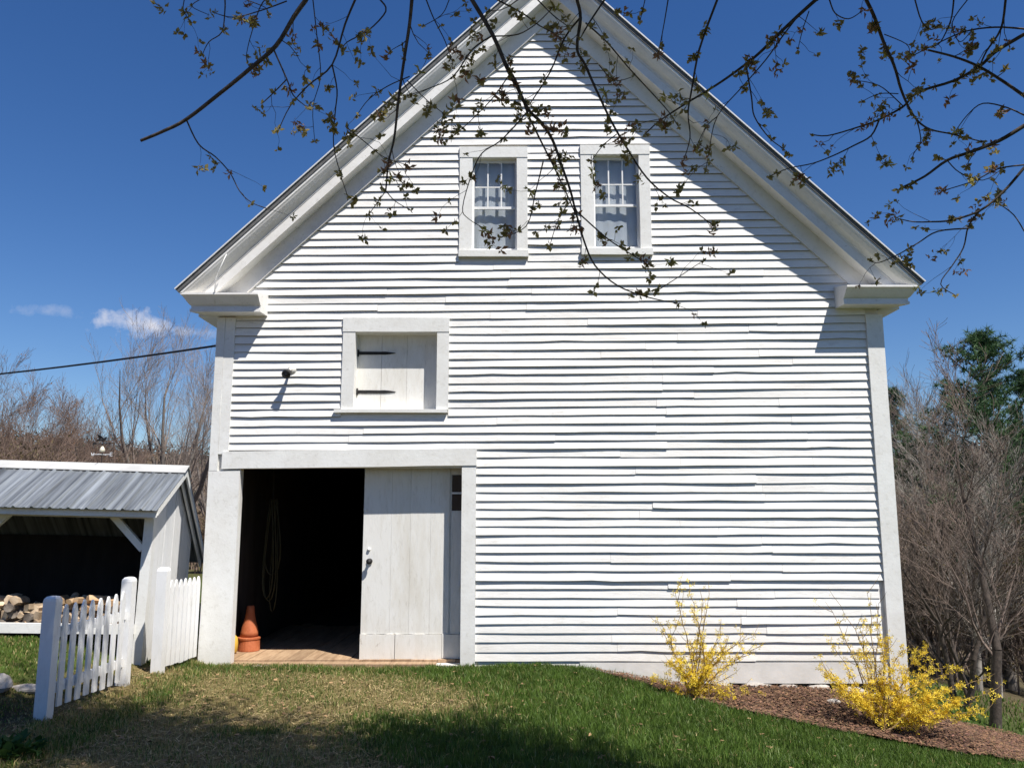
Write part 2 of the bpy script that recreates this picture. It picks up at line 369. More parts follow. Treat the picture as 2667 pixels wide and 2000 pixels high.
woods = np.maximum(far, (smooth(6.0, 9.0, GX)*smooth(8.0, 12.0, GY))[..., None]*0.8)
cols = cols*(1-woods)+wood_c*woods
mgd, ngd, bgd = material('ground_soil')
a_ = N(ngd, 'ShaderNodeAttribute', attribute_name='tint'); z_ = noise_tex(ngd, 9, 8, 0.75); r_ = ramp(ngd, z_.outputs[0], [(0.25, (0.45, 0.42, 0.4)), (0.75, (1.4, 1.4, 1.35))])
mu_ = N(ngd, 'ShaderNodeMix', data_type='RGBA', blend_type='MULTIPLY'); mu_.inputs[0].default_value = 1.0
ngd.links.new(a_.outputs['Color'], mu_.inputs[6]); ngd.links.new(r_.outputs[0], mu_.inputs[7]); ngd.links.new(mu_.outputs[2], bgd.inputs['Base Color']); bgd.inputs['Roughness'].default_value = 0.95; bgd.inputs['Specular IOR Level'].default_value = 0.1
zb_ = noise_tex(ngd, 45, 6, 0.8); bp_ = N(ngd, 'ShaderNodeBump'); bp_.inputs['Strength'].default_value = 0.8; bp_.inputs['Distance'].default_value = 0.02
ngd.links.new(zb_.outputs[0], bp_.inputs['Height']); ngd.links.new(bp_.outputs[0], bgd.inputs['Normal'])
g_o = np_mesh('ground', np.stack([GX, GY, GZ], -1).reshape(-1, 3), F, mgd, cols=cols.reshape(-1, 3), smooth_=True)
tag(g_o, 'lawn and earth sloping down to the right of the barn', kind='structure')

# mulch bed: sheet a little above the ground
def fill_poly(poly, step):
    P = np.array(poly); xs = np.arange(P[:, 0].min(), P[:, 0].max()+step, step); ys = np.arange(P[:, 1].min(), P[:, 1].max()+step, step)
    X, Y = np.meshgrid(xs, ys, indexing='ij'); ok = in_poly(X, Y, poly)
    return X, Y, ok
X, Y, ok = fill_poly(MULCH, 0.07)
ok &= ~((X > -3.9) & (X < 4.86) & (Y > D+0.06))
vid = -np.ones(X.shape, int); faces = []; ids = np.arange(X.size).reshape(X.shape)
q = ok[:-1, :-1] & ok[1:, :-1] & ok[1:, 1:] & ok[:-1, 1:]
F = np.stack([ids[:-1, :-1][q], ids[1:, :-1][q], ids[1:, 1:][q], ids[:-1, 1:][q]], -1)
used = np.unique(F); remap = -np.ones(X.size, int); remap[used] = np.arange(len(used))
nr = np.random.RandomState(5)
Zm = ground(X, Y)+0.022+0.012*nr.rand(*X.shape)
mul_o = np_mesh('mulch_bed', np.stack([X, Y, Zm], -1).reshape(-1, 3)[used], remap[F], two_tone('mulch_base', (0.07, 0.038, 0.025), (0.14, 0.08, 0.05), 25, 0.95, 0.8, 60), smooth_=False)
tag(mul_o, 'reddish brown bark mulch bed along the barn', kind='structure')
nch = 22000
cx = nr.uniform(0.8, 7.0, nch*2); cy = nr.uniform(8.9, 11.6, nch*2)
k = in_poly(cx, cy, MULCH) & ~((cx > -3.9) & (cx < 4.86) & (cy > D+0.02)); cx, cy = cx[k], cy[k]; nch = len(cx)
an = nr.uniform(0, 6.28, nch); L = nr.uniform(0.006, 0.022, nch); Wd = L*nr.uniform(0.25, 0.5, nch); cz = ground(cx, cy)+0.034+nr.uniform(0, 0.02, nch)
dx, dy = np.cos(an), np.sin(an); V = np.zeros((nch, 4, 3))
tl = nr.uniform(-0.35, 0.35, (nch, 2))
for q_, (a, b) in enumerate(((1, 1), (-1, 1), (-1, -1), (1, -1))):
    V[:, q_, 0] = cx+dx*L*a-dy*Wd*b; V[:, q_, 1] = cy+dy*L*a+dx*Wd*b; V[:, q_, 2] = cz+L*a*tl[:, 0]+Wd*b*tl[:, 1]+0.004
c3 = np.array([0.175, 0.094, 0.052])*nr.uniform(0.35, 1.35, (nch, 1))+nr.uniform(0, 0.02, (nch, 3))
tag(np_mesh('mulch_chips', V.reshape(-1, 3), np.arange(nch*4).reshape(-1, 4), M['chips'], cols=np.repeat(c3, 4, 0)), 'loose reddish bark chips covering the planting bed', 'mulch', kind='stuff')

# ------------------------------------------------------------------ barn
barn = empty('barn', (0.49, D, 0.0))
tag(barn, 'white clapboard barn with steep gable, open sliding door and two curtained windows', 'barn')
BINV = Matrix.Translation((-0.49, -D, 0))
class BM_(MB):
    """geometry in world coordinates, stored relative to the barn's base"""
    def build(s, name, mat, parent=None, **k):
        s.v = [(x-0.49, y-D, z) for x, y, z in s.v]
        return MB.build(s, name, mat, parent if parent is not None else barn, **k)
XL, XR = -3.81, 4.795
TIPL, TIPR, APEX = Vector((-4.21, 0, 4.62)), Vector((5.18, 0, 4.72)), Vector((0.53, 0, 9.22))
PROJ = 0.36
def roofline(x, n=0.0):
    """height of the roof underside plane in the wall, moved n along its normal"""
    tip = TIPL if x < APEX.x else TIPR
    d = (APEX-tip).normalized(); c = abs(d.x)
    return tip.z + (APEX.z-tip.z)*(x-tip.x)/(APEX.x-tip.x) + n/c
# openings from the photograph (x0,x1,z0,z1)
def rect(u0, v0, u1, v1):
    a = wp(u0, v0); b = wp(u1, v1); return (a[0], b[0], b[1], a[1])
x_dl = wp(602, 1715)[0]; x_dr = wp(1199, 1712)[0]; z_dt = wp(900, 1218)[1]
DOOR = (x_dl, x_dr, -0.3, z_dt)
HATCH = (wp(924, 960)[0], wp(1138, 960)[0], wp(1030, 1067)[1], wp(1030, 866)[1])
WIN = [(wp(1230, 530)[0], wp(1346, 530)[0], wp(1290, 655)[1], wp(1290, 413)[1]),
       (wp(1546, 530)[0], wp(1665, 530)[0], wp(1600, 650)[1], wp(1600, 405)[1])]
OPEN = [DOOR, HATCH]+WIN
ZB = -0.16
# --- backing wall with real openings
bw = BM_()
xs = sorted({XL+0.02, XR-0.02, APEX.x, *[o[0] for o in OPEN], *[o[1] for o in OPEN]})
for a, b in zip(xs[:-1], xs[1:]):
    m_ = (a+b)/2; cuts = sorted([(o[2], o[3]) for o in OPEN if o[0] < m_ < o[1]]); z = ZB
    for c0, c1 in cuts:
        if c0 > z: bw.box(a, b, D+0.004, D+0.11, z, c0)
        z = max(z, c1)
    ta, tb = roofline(a+1e-4, -0.03), roofline(b-1e-4, -0.03)
    bw.loft([[(a, D+0.004, z), (a, D+0.11, z), (a, D+0.11, ta), (a, D+0.004, ta)], [(b, D+0.004, z), (b, D+0.11, z), (b, D+0.11, tb), (b, D+0.004, tb)]])
front_wall = bw.build('front_wall', M['skirt'])
# --- clapboards, one object each
CASE = [  # casings that stop the boards (x0,x1,z0,z1)
    (x_dl-0.5, wp(1239, 1450)[0], -1, wp(900, 1178)[1]),
    (wp(892, 960)[0], wp(1169, 960)[0], wp(1030, 1074)[1], wp(1030, 829)[1]),
    (wp(1197, 530)[0], wp(1374, 530)[0], wp(1290, 672)[1], wp(1290, 386)[1]),
    (wp(1513, 530)[0], wp(1694, 530)[0], wp(1600, 667)[1], wp(1600, 381)[1])]
z_sk0, z_sk1 = wp(1900, 1778)[1], wp(1900, 1724)[1]; x_sk = wp(1510, 1750)[0]
SKIRT = (x_sk, 6, -2, z_sk1+0.004)
z_low = wp(1900, 1513)[1]
def SKEW(z_): return 0.0085*float(smooth(1.8, 3.4, z_))*(1-0.5*float(smooth(6.0, 8.0, z_)))
def clap(xa, xb, z0, z1, thick, seed, wob):
    n = max(3, min(16, int((xb-xa)/0.28))); rg = random.Random(seed); b = BM_()
    rings = []; ph = rg.random()*50
    dz0, dz1 = rg.uniform(-.003, .003), rg.uniform(-.003, .003)
    for i in range(n+1):
        f = i/n; x = xa+(xb-xa)*f
        e = mnoise.noise((x*1.3+ph, seed*3.7, 0))*0.0045*wob+mnoise.noise((x*6+ph, seed*1.7, 5))*0.0028*wob + dz0*(1-f)+dz1*f + SKEW(z0)*(x-0.5)
        if rg.random() < 0.025*wob: e += rg.uniform(0.004, 0.012)
        th = thick*(1+0.35*mnoise.noise((x*0.9, seed*2.3, 9)))
        zt = z1+0.02+SKEW(z1)*(x-0.5)
        if xb-xa > 0.02:
            rings.append([(x, D-0.001-th, z0+e), (x, D+0.002, z0+e+0.001), (x, D+0.002, zt), (x, D-0.0015, zt)])
    b.loft(rings)
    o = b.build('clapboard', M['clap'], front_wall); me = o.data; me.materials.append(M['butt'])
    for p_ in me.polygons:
        if p_.normal.z < -0.8: p_.material_index = 1  # undersides take the painted shadow-line colour
    return o
z = -0.14; ci = 0; pitch0 = wp(2000, 1300)[1]-wp(2000, 1322.5)[1]
def corner_in(zz): return (XL+0.205, XR-0.19 if zz > z_low else XR-0.25)
while True:
    h = pitch0*U(0.95, 1.05); z1 = z+h; ci += 1
    lo, hi = corner_in(z+h/2)
    # inside the gable: stop under the frieze board
    for side in (0, 1):
        pass
    zt = z1
    while roofline(lo+1e-3, -0.34) < zt-0.06 and lo < APEX.x: lo += 0.02
    while roofline(hi-1e-3, -0.34) < zt-0.06 and hi > APEX.x: hi -= 0.02
    if hi-lo < 0.12: break
    iv = [(lo, hi)]
    for c in CASE+[SKIRT]:
        if c[2] < z+h*0.5 < c[3]:
            nv = []
            for a, b in iv:
                if c[0] > a: nv.append((a, min(b, c[0])))
                if c[1] < b: nv.append((max(a, c[1]), b))
            iv = [q for q in nv if q[1]-q[0] > 0.03]
    wob = 1.0 if z > 2.6 else 1.6
    for a, b in iv:
        cut = [a]; x = a
        while True:
            x += U(1.5, 3.9)
            if x > b-0.7: break
            cut.append(x)
        cut.append(b)
        for p, q in zip(cut[:-1], cut[1:]):
            th = U(0.018, 0.027)
            if abs(z-z_low) < h*0.5 and q > 2.0: th = 0.034
            clap(p+0.0012, q-0.0012, z+U(-0.004, 0.004), z1, th, ci*13+int(p*10), wob)
    z = z1
# --- corner boards, skirt, door trim
def zat(v, Y=D): return wp(1400, v, Y)[1]
TF = D-0.034
lint_b0, lint_b1 = wp(590, 1222)[1], wp(1230, 1212)[1]; lint_t0, lint_t1 = wp(590, 1180)[1], wp(1230, 1170)[1]
x_l0, x_l1 = wp(581, 1200)[0], wp(1242, 1200)[0]
def plank(name, x0, x1, z0, z1, yf, yb, mat, skew=(0, 0, 0, 0), n=1, wav=0.0, parent=None, seed=0):
    """board standing on the wall, uneven edges; skew = dz at (bottom-left, bottom-right, top-left, top-right)"""
    b = BM_(); rings = []; vert = (z1-z0) > (x1-x0)
    n = max(n, 1)
    for i in range(n+1):
        f = i/n; w1, w2 = mnoise.noise((f*5+seed, 1.3, seed))*wav, mnoise.noise((f*5+seed, 7.3, seed))*wav
        if vert:
            zz = z0+(z1-z0)*f; rings.append([(x0+w1, yf, zz), (x1+w2, yf, zz), (x1+w2, yb, zz), (x0+w1, yb, zz)])
        else:
            xx = x0+(x1-x0)*f; a = z0+skew[0]*(1-f)+skew[1]*f+w1; c = z1+skew[2]*(1-f)+skew[3]*f+w2
            rings.append([(xx, yf, a), (xx, yf, c), (xx, yb, c), (xx, yb, a)])
    b.loft(rings)
    return b.build(name, mat, parent, bevel=0.0)
# left corner: outer strip and inner board above, one wide board beside the door
plank('corner_board', XL-0.02, XL+0.085, lint_b0-0.02, 4.36, TF-0.004, D+0.1, M['trim'], n=6, wav=0.003, seed=1)
plank('corner_board', XL+0.087, XL+0.215, lint_b0+0.19, 4.36, TF, D+0.003, M['trim'], n=6, wav=0.003, seed=2)
plank('corner_board', XL-0.02, x_dl, -0.03, lint_b0-0.022, TF-0.002, D+0.1, M['trim'], n=8, wav=0.006, seed=3)
plank('corner_board', XR-0.195, XR+0.02, -0.33, 4.40, TF-0.012, D+0.1, M['trim'], n=8, wav=0.004, seed=4)
plank('door_lintel', x_l0, x_l1, 0, 0, TF-0.014, D+0.11, M['trim'], skew=(lint_b0, lint_b1, lint_t0+0.02, lint_t1+0.012), n=10, wav=0.008, seed=5)
plank('door_jamb', x_dr, wp(1239, 1450)[0], -0.10, lint_b1-0.006, TF-0.003, D+0.12, M['trim'], n=8, wav=0.006, seed=6)
plank('skirt_board', x_sk, XR-0.20, z_sk0, z_sk1, D-0.022, D+0.003, M['skirt'], n=6, wav=0.003, seed=7)
# --- floor planks in the doorway (run back into the barn), front sill
FZ = 0.055
plank('door_sill', x_dl+0.002, x_dr-0.3, FZ-0.09, FZ-0.018, D-0.05, D+0.14, M['floor'], n=5, wav=0.006, seed=9)
plank('door_sill', x_dr-0.298, x_dr-0.002, FZ-0.10, FZ-0.035, D-0.03, D+0.14, M['trim'], n=3, wav=0.006, seed=19)
xf = XL+0.16
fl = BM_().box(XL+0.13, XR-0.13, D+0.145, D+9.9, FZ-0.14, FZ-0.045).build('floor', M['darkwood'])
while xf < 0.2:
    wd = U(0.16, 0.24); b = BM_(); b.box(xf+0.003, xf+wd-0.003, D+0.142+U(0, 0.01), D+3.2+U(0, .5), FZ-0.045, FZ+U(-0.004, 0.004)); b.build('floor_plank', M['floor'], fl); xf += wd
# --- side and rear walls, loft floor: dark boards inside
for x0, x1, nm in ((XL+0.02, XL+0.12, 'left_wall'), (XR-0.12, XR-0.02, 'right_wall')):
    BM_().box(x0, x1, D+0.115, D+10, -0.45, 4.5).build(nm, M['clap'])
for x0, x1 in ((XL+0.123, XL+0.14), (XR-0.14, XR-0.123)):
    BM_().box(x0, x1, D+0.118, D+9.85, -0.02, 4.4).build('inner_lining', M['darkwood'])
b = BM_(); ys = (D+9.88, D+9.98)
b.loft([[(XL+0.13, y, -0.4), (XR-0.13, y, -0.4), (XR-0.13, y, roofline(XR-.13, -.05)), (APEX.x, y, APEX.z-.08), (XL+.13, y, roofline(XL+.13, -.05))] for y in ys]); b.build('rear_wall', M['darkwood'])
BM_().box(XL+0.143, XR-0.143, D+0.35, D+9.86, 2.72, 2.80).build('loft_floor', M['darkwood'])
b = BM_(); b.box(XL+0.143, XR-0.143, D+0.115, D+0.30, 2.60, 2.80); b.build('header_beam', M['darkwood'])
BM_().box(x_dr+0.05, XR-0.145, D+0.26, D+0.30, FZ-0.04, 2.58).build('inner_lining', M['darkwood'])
# --- sliding door
DY = D+0.205
d_x0, d_x1, d_z0, d_z1 = wp(940, 1600, DY)[0], x_dr+0.62, 0.035, z_dt+0.16
door = BM_()
door.box(d_x0, d_x1, DY+0.022, DY+0.045, d_z0+0.02, d_z1)
door = door.build('sliding_door', M['door'])
xe = [d_x0, d_x0+0.36, d_x0+0.60, d_x0+0.86, d_x0+1.10, d_x0+1.30, d_x1]
wx0 = wp(1176, 1280, DY)[0]; wz1, wzm, wz0 = wp(1180, 1236, DY)[1], wp(1180, 1284, DY)[1], wp(1180, 1330, DY)[1]
zpatch = wp(1000, 1651, DY)[1]
for i, (a, c) in enumerate(zip(xe[:-1], xe[1:])):
    top = d_z1
    if a >= wx0-0.02 or c > wx0:
        c2 = min(c, wx0)
        if c2-a > 0.04:
            BM_().box(a+.0012, c2-.0012, DY, DY+0.021, zpatch+0.003, d_z1-0.003).build('door_plank', M['door'], door)
        a2 = max(a, wx0)
        BM_().box(a2+.0012, c-.0012, DY, DY+0.021, zpatch+0.003, wz0).build('door_plank', M['door'], door)
        BM_().box(a2+.0012, c-.0012, DY, DY+0.021, wz1, d_z1-.003).build('door_plank', M['door'], door)
    else:
        BM_().box(a+.0008, c-.0008, DY+U(0, .001), DY+0.021, zpatch+0.003, d_z1-0.003).build('door_plank', M['door'], door)
xm = wp(1028, 1690, DY)[0]
for a, c, zo in ((d_x0-0.004, xm-0.004, -0.02), (xm+0.004, d_x0+1.02, 0.0), (d_x0+1.024, d_x1, 0.01)):
    plank('patch_board', a, c, d_z0+zo+0.012, zpatch, DY-0.012, DY+0.0205, M['door'], n=9, wav=0.016, parent=door, seed=a*7)
for z0_, z1_ in ((wz0+0.004, wzm-0.012), (wzm+0.012, wz1-0.004)):
    BM_().box(wx0+0.006, wx0+0.42, DY+0.008, DY+0.014, z0_, z1_).build('pane', M['darkglass'], door)
BM_().box(wx0, wx0+0.42, DY+0.003, DY+0.02, wzm-0.012, wzm+0.012).build('muntin', M['sash'], door)
k0 = PX(963, 1461, DY-0.01)
b = BM_(); b.lathe([(0.0, 0), (0.036, 0), (0.036, 0.008), (0.02, 0.012), (0.018, 0.04), (0.033, 0.052), (0.036, 0.068), (0.024, 0.082), (0, 0.086)], 14, k0+Vector((0, 0.0, 0)), Matrix.Rotation(math.pi/2, 3, 'X')); b.build('knob', M['iron'], door, smooth=True)
k1 = PX(961, 1430, DY-0.002)
b = BM_(); b.lathe([(0, 0), (0.022, 0), (0.018, 0.02), (0, 0.024)], 10, k1, Matrix.Rotation(math.pi/2, 3, 'X')); b.build('latch_button', M['trim'], door, smooth=True)
k2 = PX(1195, 1526, DY-0.004); BM_().box(k2.x-0.016, k2.x+0.016, DY-0.03, DY-0.001, k2.z-0.02, k2.z+0.02).build('door_stop', M['trim'], door)
k3 = PX(952, 1326, DY-0.004); BM_().box(k3.x-0.02, k3.x+0.012, DY-0.02, DY-0.001, k3.z-0.012, k3.z+0.012).build('bolt_head', M['trim'], door)
# --- hatch
hx0, hx1, hz0, hz1 = HATCH; HC = CASE[1]
hatch = BM_().box(hx0-0.01, hx1+0.01, D+0.185, D+0.21, hz0-0.01, hz1+0.01).build('hatch', M['door'])
xc_ = wp(988, 1000)[0]
for a, c in ((hx0-0.008, xc_-0.003), (xc_, xc_+0.33), (xc_+0.331, hx1+0.008)):
    BM_().box(a, c-0.001, D+0.152+U(0, .0012), D+0.184, hz0-0.008, hz1+0.008).build('hatch_board', M['door'], hatch)
for vv in (918, 1019):
    p = PX(924, vv, D+0.10); zc = p.z; b = BM_()
    L_ = wp(1026, vv)[0]-hx0; w_ = 0.028
    b.loft([[(hx0+f*L_, D+0.144, zc-w_*g), (hx0+f*L_, D+0.151, zc-w_*g), (hx0+f*L_, D+0.151, zc+w_*g), (hx0+f*L_, D+0.144, zc+w_*g)] for f, g in ((0.0, 0.75), (0.35, 0.72), (0.6, 0.66), (0.72, 0.75), (0.86, 0.5), (1.0, 0.08))])
    b.tube([(hx0+0.012, D+0.142, zc-0.045), (hx0+0.012, D+0.142, zc+0.045)], 0.011, 8)
    b.build('strap_hinge', M['iron'], hatch)
def casing(o, c, sill_l, sill_r, sill_z0, sill_z1, head_t, yf, holder, proj):
    x0, x1, z0, z1 = o
    plank('head_casing', c[0]-0.004, c[1]+0.004, z1+0.001, c[3], yf-0.006, D+0.17 if x0 < -1 else D+0.1, M['trim'], n=4, wav=0.004, parent=holder, seed=z1)
    plank('side_casing', c[0], x0, sill_z1, z1, yf, D+0.17 if x0 < -1 else D+0.1, M['trim'], n=4, wav=0.003, parent=holder, seed=x0)
    plank('side_casing', x1, c[1], sill_z1, z1, yf, D+0.17 if x0 < -1 else D+0.1, M['trim'], n=4, wav=0.003, parent=holder, seed=x1)
    plank('sill', sill_l, sill_r, sill_z0, sill_z1, D-proj, D+0.19 if x0 < -1 else D+0.112, M['trim'], n=4, wav=0.003, parent=holder, seed=z0)
casing(HATCH, HC, wp(872, 1076)[0], wp(1166, 1070)[0], hz0-0.042, hz0, 0, TF, hatch, 0.065)
# --- gable windows
for wi, (o, c) in enumerate(zip(WIN, CASE[2:])):
    x0, x1, z0, z1 = o; wd, hh = x1-x0, z1-z0
    wn = BM_()
    fy0, fy1 = D+0.04, D+0.075; s = 0.026
    wn.box(x0, x0+s, fy0, fy1, z0, z1).box(x1-s, x1, fy0, fy1, z0, z1).box(x0+s, x1-s, fy0, fy1, z1-0.045, z1).box(x0+s, x1-s, fy0, fy1, z0, z0+0.05)
    wn = wn.build('window', M['sash']); tag(wn, ['left curtained gable window', 'right curtained gable window'][wi])
    casing(o, c, c[0]-0.004, c[1]+0.01, z0-0.085, z0, 0, TF, wn, 0.06)
    zm = z0+hh*0.475; zr = z0+hh*0.70
    BM_().box(x0+s, x1-s, fy0+0.002, fy1-0.002, zm-0.017, zm+0.017).build('meeting_rail', M['sash'], wn)
    xb = [x0+s, x0+s+(wd-2*s)/3, x0+s+2*(wd-2*s)/3, x1-s]
    for xx in xb[1:3]:
        BM_().box(xx-0.009, xx+0.009, fy0+0.005, fy1-0.005, zm+0.018, z1-0.046).build('muntin', M['sash'], wn)
    for a, e in zip(xb[:-1], xb[1:]):
        BM_().box(a+0.0095, e-0.0095, fy0+0.007, fy1-0.007, zr-0.008, zr+0.008).build('muntin', M['sash'], wn)
        for p, q in ((zm+0.018, zr-0.0085), (zr+0.0085, z1-0.046)):
            BM_().box(a+0.0095, e-0.0095, D+0.056, D+0.059, p, q).build('pane', M['glass'], wn)
    BM_().box(x0+s, x1-s, D+0.056, D+0.059, z0+0.05, zm-0.018).build('pane', M['glass'], wn)
    b = BM_(); n = 48; ring0, ring1 = [], []
    for i in range(n+1):
        f = i/n; xx = x0-0.03+(wd+0.06)*f; yy = D+0.118+0.004*math.sin(f*27+wi)+0.003*math.sin(f*11+1)
        ring0.append((xx, yy, z0-0.03)); ring1.append((xx, yy+0.004*math.sin(f*20), z1+0.03))
    bb = len(b.v); b.v += ring0+ring1; b.f += [(i, i+1, n+2+i, n+1+i) for i in range(n)]
    b.build('curtain', M['curtain'], wn, smooth=True)
# --- roof and cornices
def rake(tip, sgn, name):
    d = (APEX-tip).normalized(); nrm = Vector((-d.z*(1 if d.x > 0 else -1), 0, abs(d.x))).normalized()
    if nrm.z < 0: nrm = -nrm
    prof = [(-0.002, 0.02), (-0.002, PROJ), (-0.03, PROJ), (-0.045, PROJ-0.012), (-0.06, PROJ-0.02), (-0.10, PROJ-0.055), (-0.135, PROJ-0.10), (-0.15, PROJ-0.115), (-0.165, PROJ-0.115), (-0.165, PROJ-0.122), (-0.275, PROJ-0.122), (-0.275, PROJ-0.14), (-0.275, 0.048), (-0.47, 0.048), (-0.47, 0.0), (-0.275, 0.0)]
    z_end = tip.z-0.015
    r0, r1 = [], []
    for n_, yo in prof:
        base = tip+nrm*n_
        s1 = (APEX.x-base.x)/d.x; p1 = base+d*s1
        s0 = (z_end-base.z)/d.z if n_ > -0.4 else ((tip.z-0.05)-base.z)/d.z
        p0 = base+d*s0
        r0.append((p0.x, D-yo, p0.z)); r1.append((p1.x-sgn*0.0, D-yo, p1.z))
    b = BM_(); b.loft([r0, r1]); return b.build(name, M['cornice'])
rake(TIPL, -1, 'rake_cornice'); rake(TIPR, 1, 'rake_cornice')
for tip in (TIPL, TIPR):
    d = (APEX-tip).normalized(); nrm = Vector((-d.z, 0, d.x)); nrm = nrm if nrm.z > 0 else -nrm
    ends = []
    for n_ in (0.0, 0.055):
        base = tip+nrm*n_-d*0.02; p1 = base+d*((APEX.x-base.x)/d.x); ends.append((base, p1))
    b = BM_(); y0, y1 = D-PROJ-0.012, D+10.25
    b.loft([[(ends[0][0].x, y, ends[0][0].z), (ends[0][1].x, y, ends[0][1].z), (ends[1][1].x, y, ends[1][1].z), (ends[1][0].x, y, ends[1][0].z)] for y in (y0, y1)])
    b.build('roof', M['roof'])
    # thin metal drip edge folded over the front of the slab
    e0 = [(tip+nrm*0.05-d*0.022), (tip+nrm*0.066-d*0.022)]
    b = BM_(); rr = []
    for e in e0: rr.append((e, e+d*((APEX.x-e.x)/d.x)))
    b.loft([[(rr[0][0].x, y, rr[0][0].z), (rr[0][1].x, y, rr[0][1].z), (rr[1][1].x, y, rr[1][1].z), (rr[1][0].x, y, rr[1][0].z)] for y in (D-PROJ-0.03, D-PROJ+0.1)])
    b.build('drip_edge', M['drip'])
def cornice_return(tip, inner_x, sgn, name):
    """boxed cornice that turns the corner below the rake; sgn -1 left, +1 right"""
    zt = tip.z-0.012
    prof = [(0.0, zt+0.07), (PROJ-0.005, zt), (PROJ-0.005, zt-0.025), (PROJ-0.03, zt-0.045), (PROJ-0.07, zt-0.10), (PROJ-0.10, zt-0.135), (PROJ-0.118, zt-0.145), (PROJ-0.118, zt-0.185), (PROJ-0.105, zt-0.19), (PROJ-0.105, zt-0.225), (0.0, zt-0.225)]
    r0, r1 = [], []
    for yo, zz in prof:
        xo = tip.x+sgn*(-(PROJ-yo))*0.92 if yo > 0.05 else (tip.x-sgn*(PROJ-0.11))
        if yo < 0.05 and zz > zt: xo = tip.x-sgn*0.10
        r0.append((xo-sgn*0.004, D-yo-0.001, zz)); r1.append((inner_x+sgn*(yo*0.10), D-yo-0.001, zz))
    b = BM_(); b.loft([r0, r1]); o = b.build(name, M['cornice'])
    # the same section carried back along the eave
    xw = XL-0.0 if sgn < 0 else XR+0.0
    prof2 = [(tip.x+sgn*(-0.004), zt+0.0), (tip.x+sgn*(-0.004), zt-0.025), (tip.x-sgn*0.07, zt-0.10), (tip.x-sgn*0.118, zt-0.145), (tip.x-sgn*0.118, zt-0.225), (xw+sgn*0.022, zt-0.226), (xw+sgn*0.022, zt-0.0)]
    b = BM_(); b.loft([[(x, D-0.002, z_) for x, z_ in prof2], [(x, D+10.2, z_) for x, z_ in prof2]]); b.build('eave_cornice', M['cornice'])
cornice_return(TIPL, wp(688, 775, D-0.2)[0], -1, 'cornice_return'); cornice_return(TIPR, wp(2186, 745, D-0.2)[0], 1, 'cornice_return')
BM_().box(XL+0.05, XR-0.03, D+0.05, D+0.14, -0.9, -0.165).build('foundation', M['darkstone'])
# wire stapled over the left cornice
pts = [PX(590, 662, D-PROJ-0.03), PX(574, 696, D-PROJ-0.02), PX(563, 722, D-PROJ-0.02), PX(560, 752, D-PROJ-0.02), PX(560, 790, D-PROJ+0.085)]
b = BM_(); b.tube(pts, 0.006, 5); b.build('wire', M['trim'], smooth=True)
# foundation stones that show under the skirt board
for i, (xq, rx, rz) in enumerate(((2.95, .20, .05), (3.35, .12, .04), (2.55, .13, .045), (3.72, .15, .06), (4.12, .22, .085), (2.1, .12, .035), (4.5, .16, .09))):
    zq = float(ground(xq, D-0.02))+0.02; b = BM_(); rings = []; rg_ = random.Random(40+i)
    for zf, rf in ((-1, 0.8), (-0.3, 1.0), (0.5, 0.93), (0.9, 0.6)):
        rings.append([(xq+math.cos(a)*rx*rf*rg_.uniform(.8, 1.15), D-0.01+math.sin(a)*0.055*rf, zq+zf*rz*rg_.uniform(.8, 1.15)) for a in [2*math.pi*q/9 for q in range(9)]])
    b.loft(rings); b.build('foundation_stone', M['stone'])

# ------------------------------------------------------------------ things at the barn
def obj_thing(name, loc, label, cat, group=None, rot=(0, 0, 0)):
    e = empty(name, loc, rot); tag(e, label, cat, group); return e
# wall lamp
lp = PX(761, 963, D-0.012); lt = PX(745, 975, D-0.19)
lamp = obj_thing('wall_lamp', lp, 'small round floodlight on a white base left of the loft hatch', 'lamp')
dv = (lt-lp); ax = dv.normalized(); Mq = ax.to_track_quat('Z', 'Y').to_matrix()
MB().lathe([(0, -0.002), (0.055, -0.002), (0.055, 0.012), (0.03, 0.03), (0, 0.03)], 16, (0, 0, 0), Matrix.Rotation(math.pi/2, 3, 'X')).build('base_plate', M['trim'], lamp, smooth=True)
MB().tube([(0, -0.02, 0), (-0.01, -0.05, 0.0), dv*0.45], [0.018, 0.016, 0.02], 8).build('arm', M['trim'], lamp, smooth=True)
MB().lathe([(0.018, 0), (0.034, 0.015), (0.036, 0.055), (0.052, 0.09), (0.058, 0.12), (0.056, 0.122)], 16, dv*0.42, Mq).build('lamp_head', M['iron'], lamp, smooth=True)
MB().lathe([(0.0, 0.128), (0.03, 0.126), (0.054, 0.116), (0.054, 0.112), (0, 0.112)], 16, dv*0.42, Mq).build('lens', M['darkglass'], lamp, smooth=True)
# cone
cb = PX(647, 1698, D+0.86); cone = obj_thing('traffic_cone', (cb.x, cb.y, FZ+0.002), 'orange cone with a wide drum base just inside the open doorway', 'cone')
MB().lathe([(0, 0), (0.142, 0), (0.144, 0.01), (0.138, 0.145), (0.148, 0.152), (0.148, 0.172), (0.125, 0.178), (0, 0.178)], 24).build('base', M['orange'], cone, smooth=False)
MB().lathe([(0.118, 0.176), (0.113, 0.24), (0.098, 0.31), (0.08, 0.37), (0.066, 0.43), (0.053, 0.5), (0.048, 0.57), (0.04, 0.578), (0, 0.58)], 24).build('body', M['orange'], cone, smooth=True)
yb = PX(610, 1700, D+0.60); can = obj_thing('yellow_canister', (yb.x-0.09, yb.y, FZ+0.002), 'rounded yellow canister half hidden behind the left door jamb', 'canister')
MB().lathe([(0, 0), (0.10, 0), (0.125, 0.03), (0.13, 0.12), (0.12, 0.2), (0.07, 0.25), (0.03, 0.265), (0.03, 0.29)], 20).build('body', M['yellowp'], can, smooth=True)
MB().lathe([(0.036, 0.288), (0.036, 0.315), (0, 0.318)], 14).build('cap', M['black'], can, smooth=True)
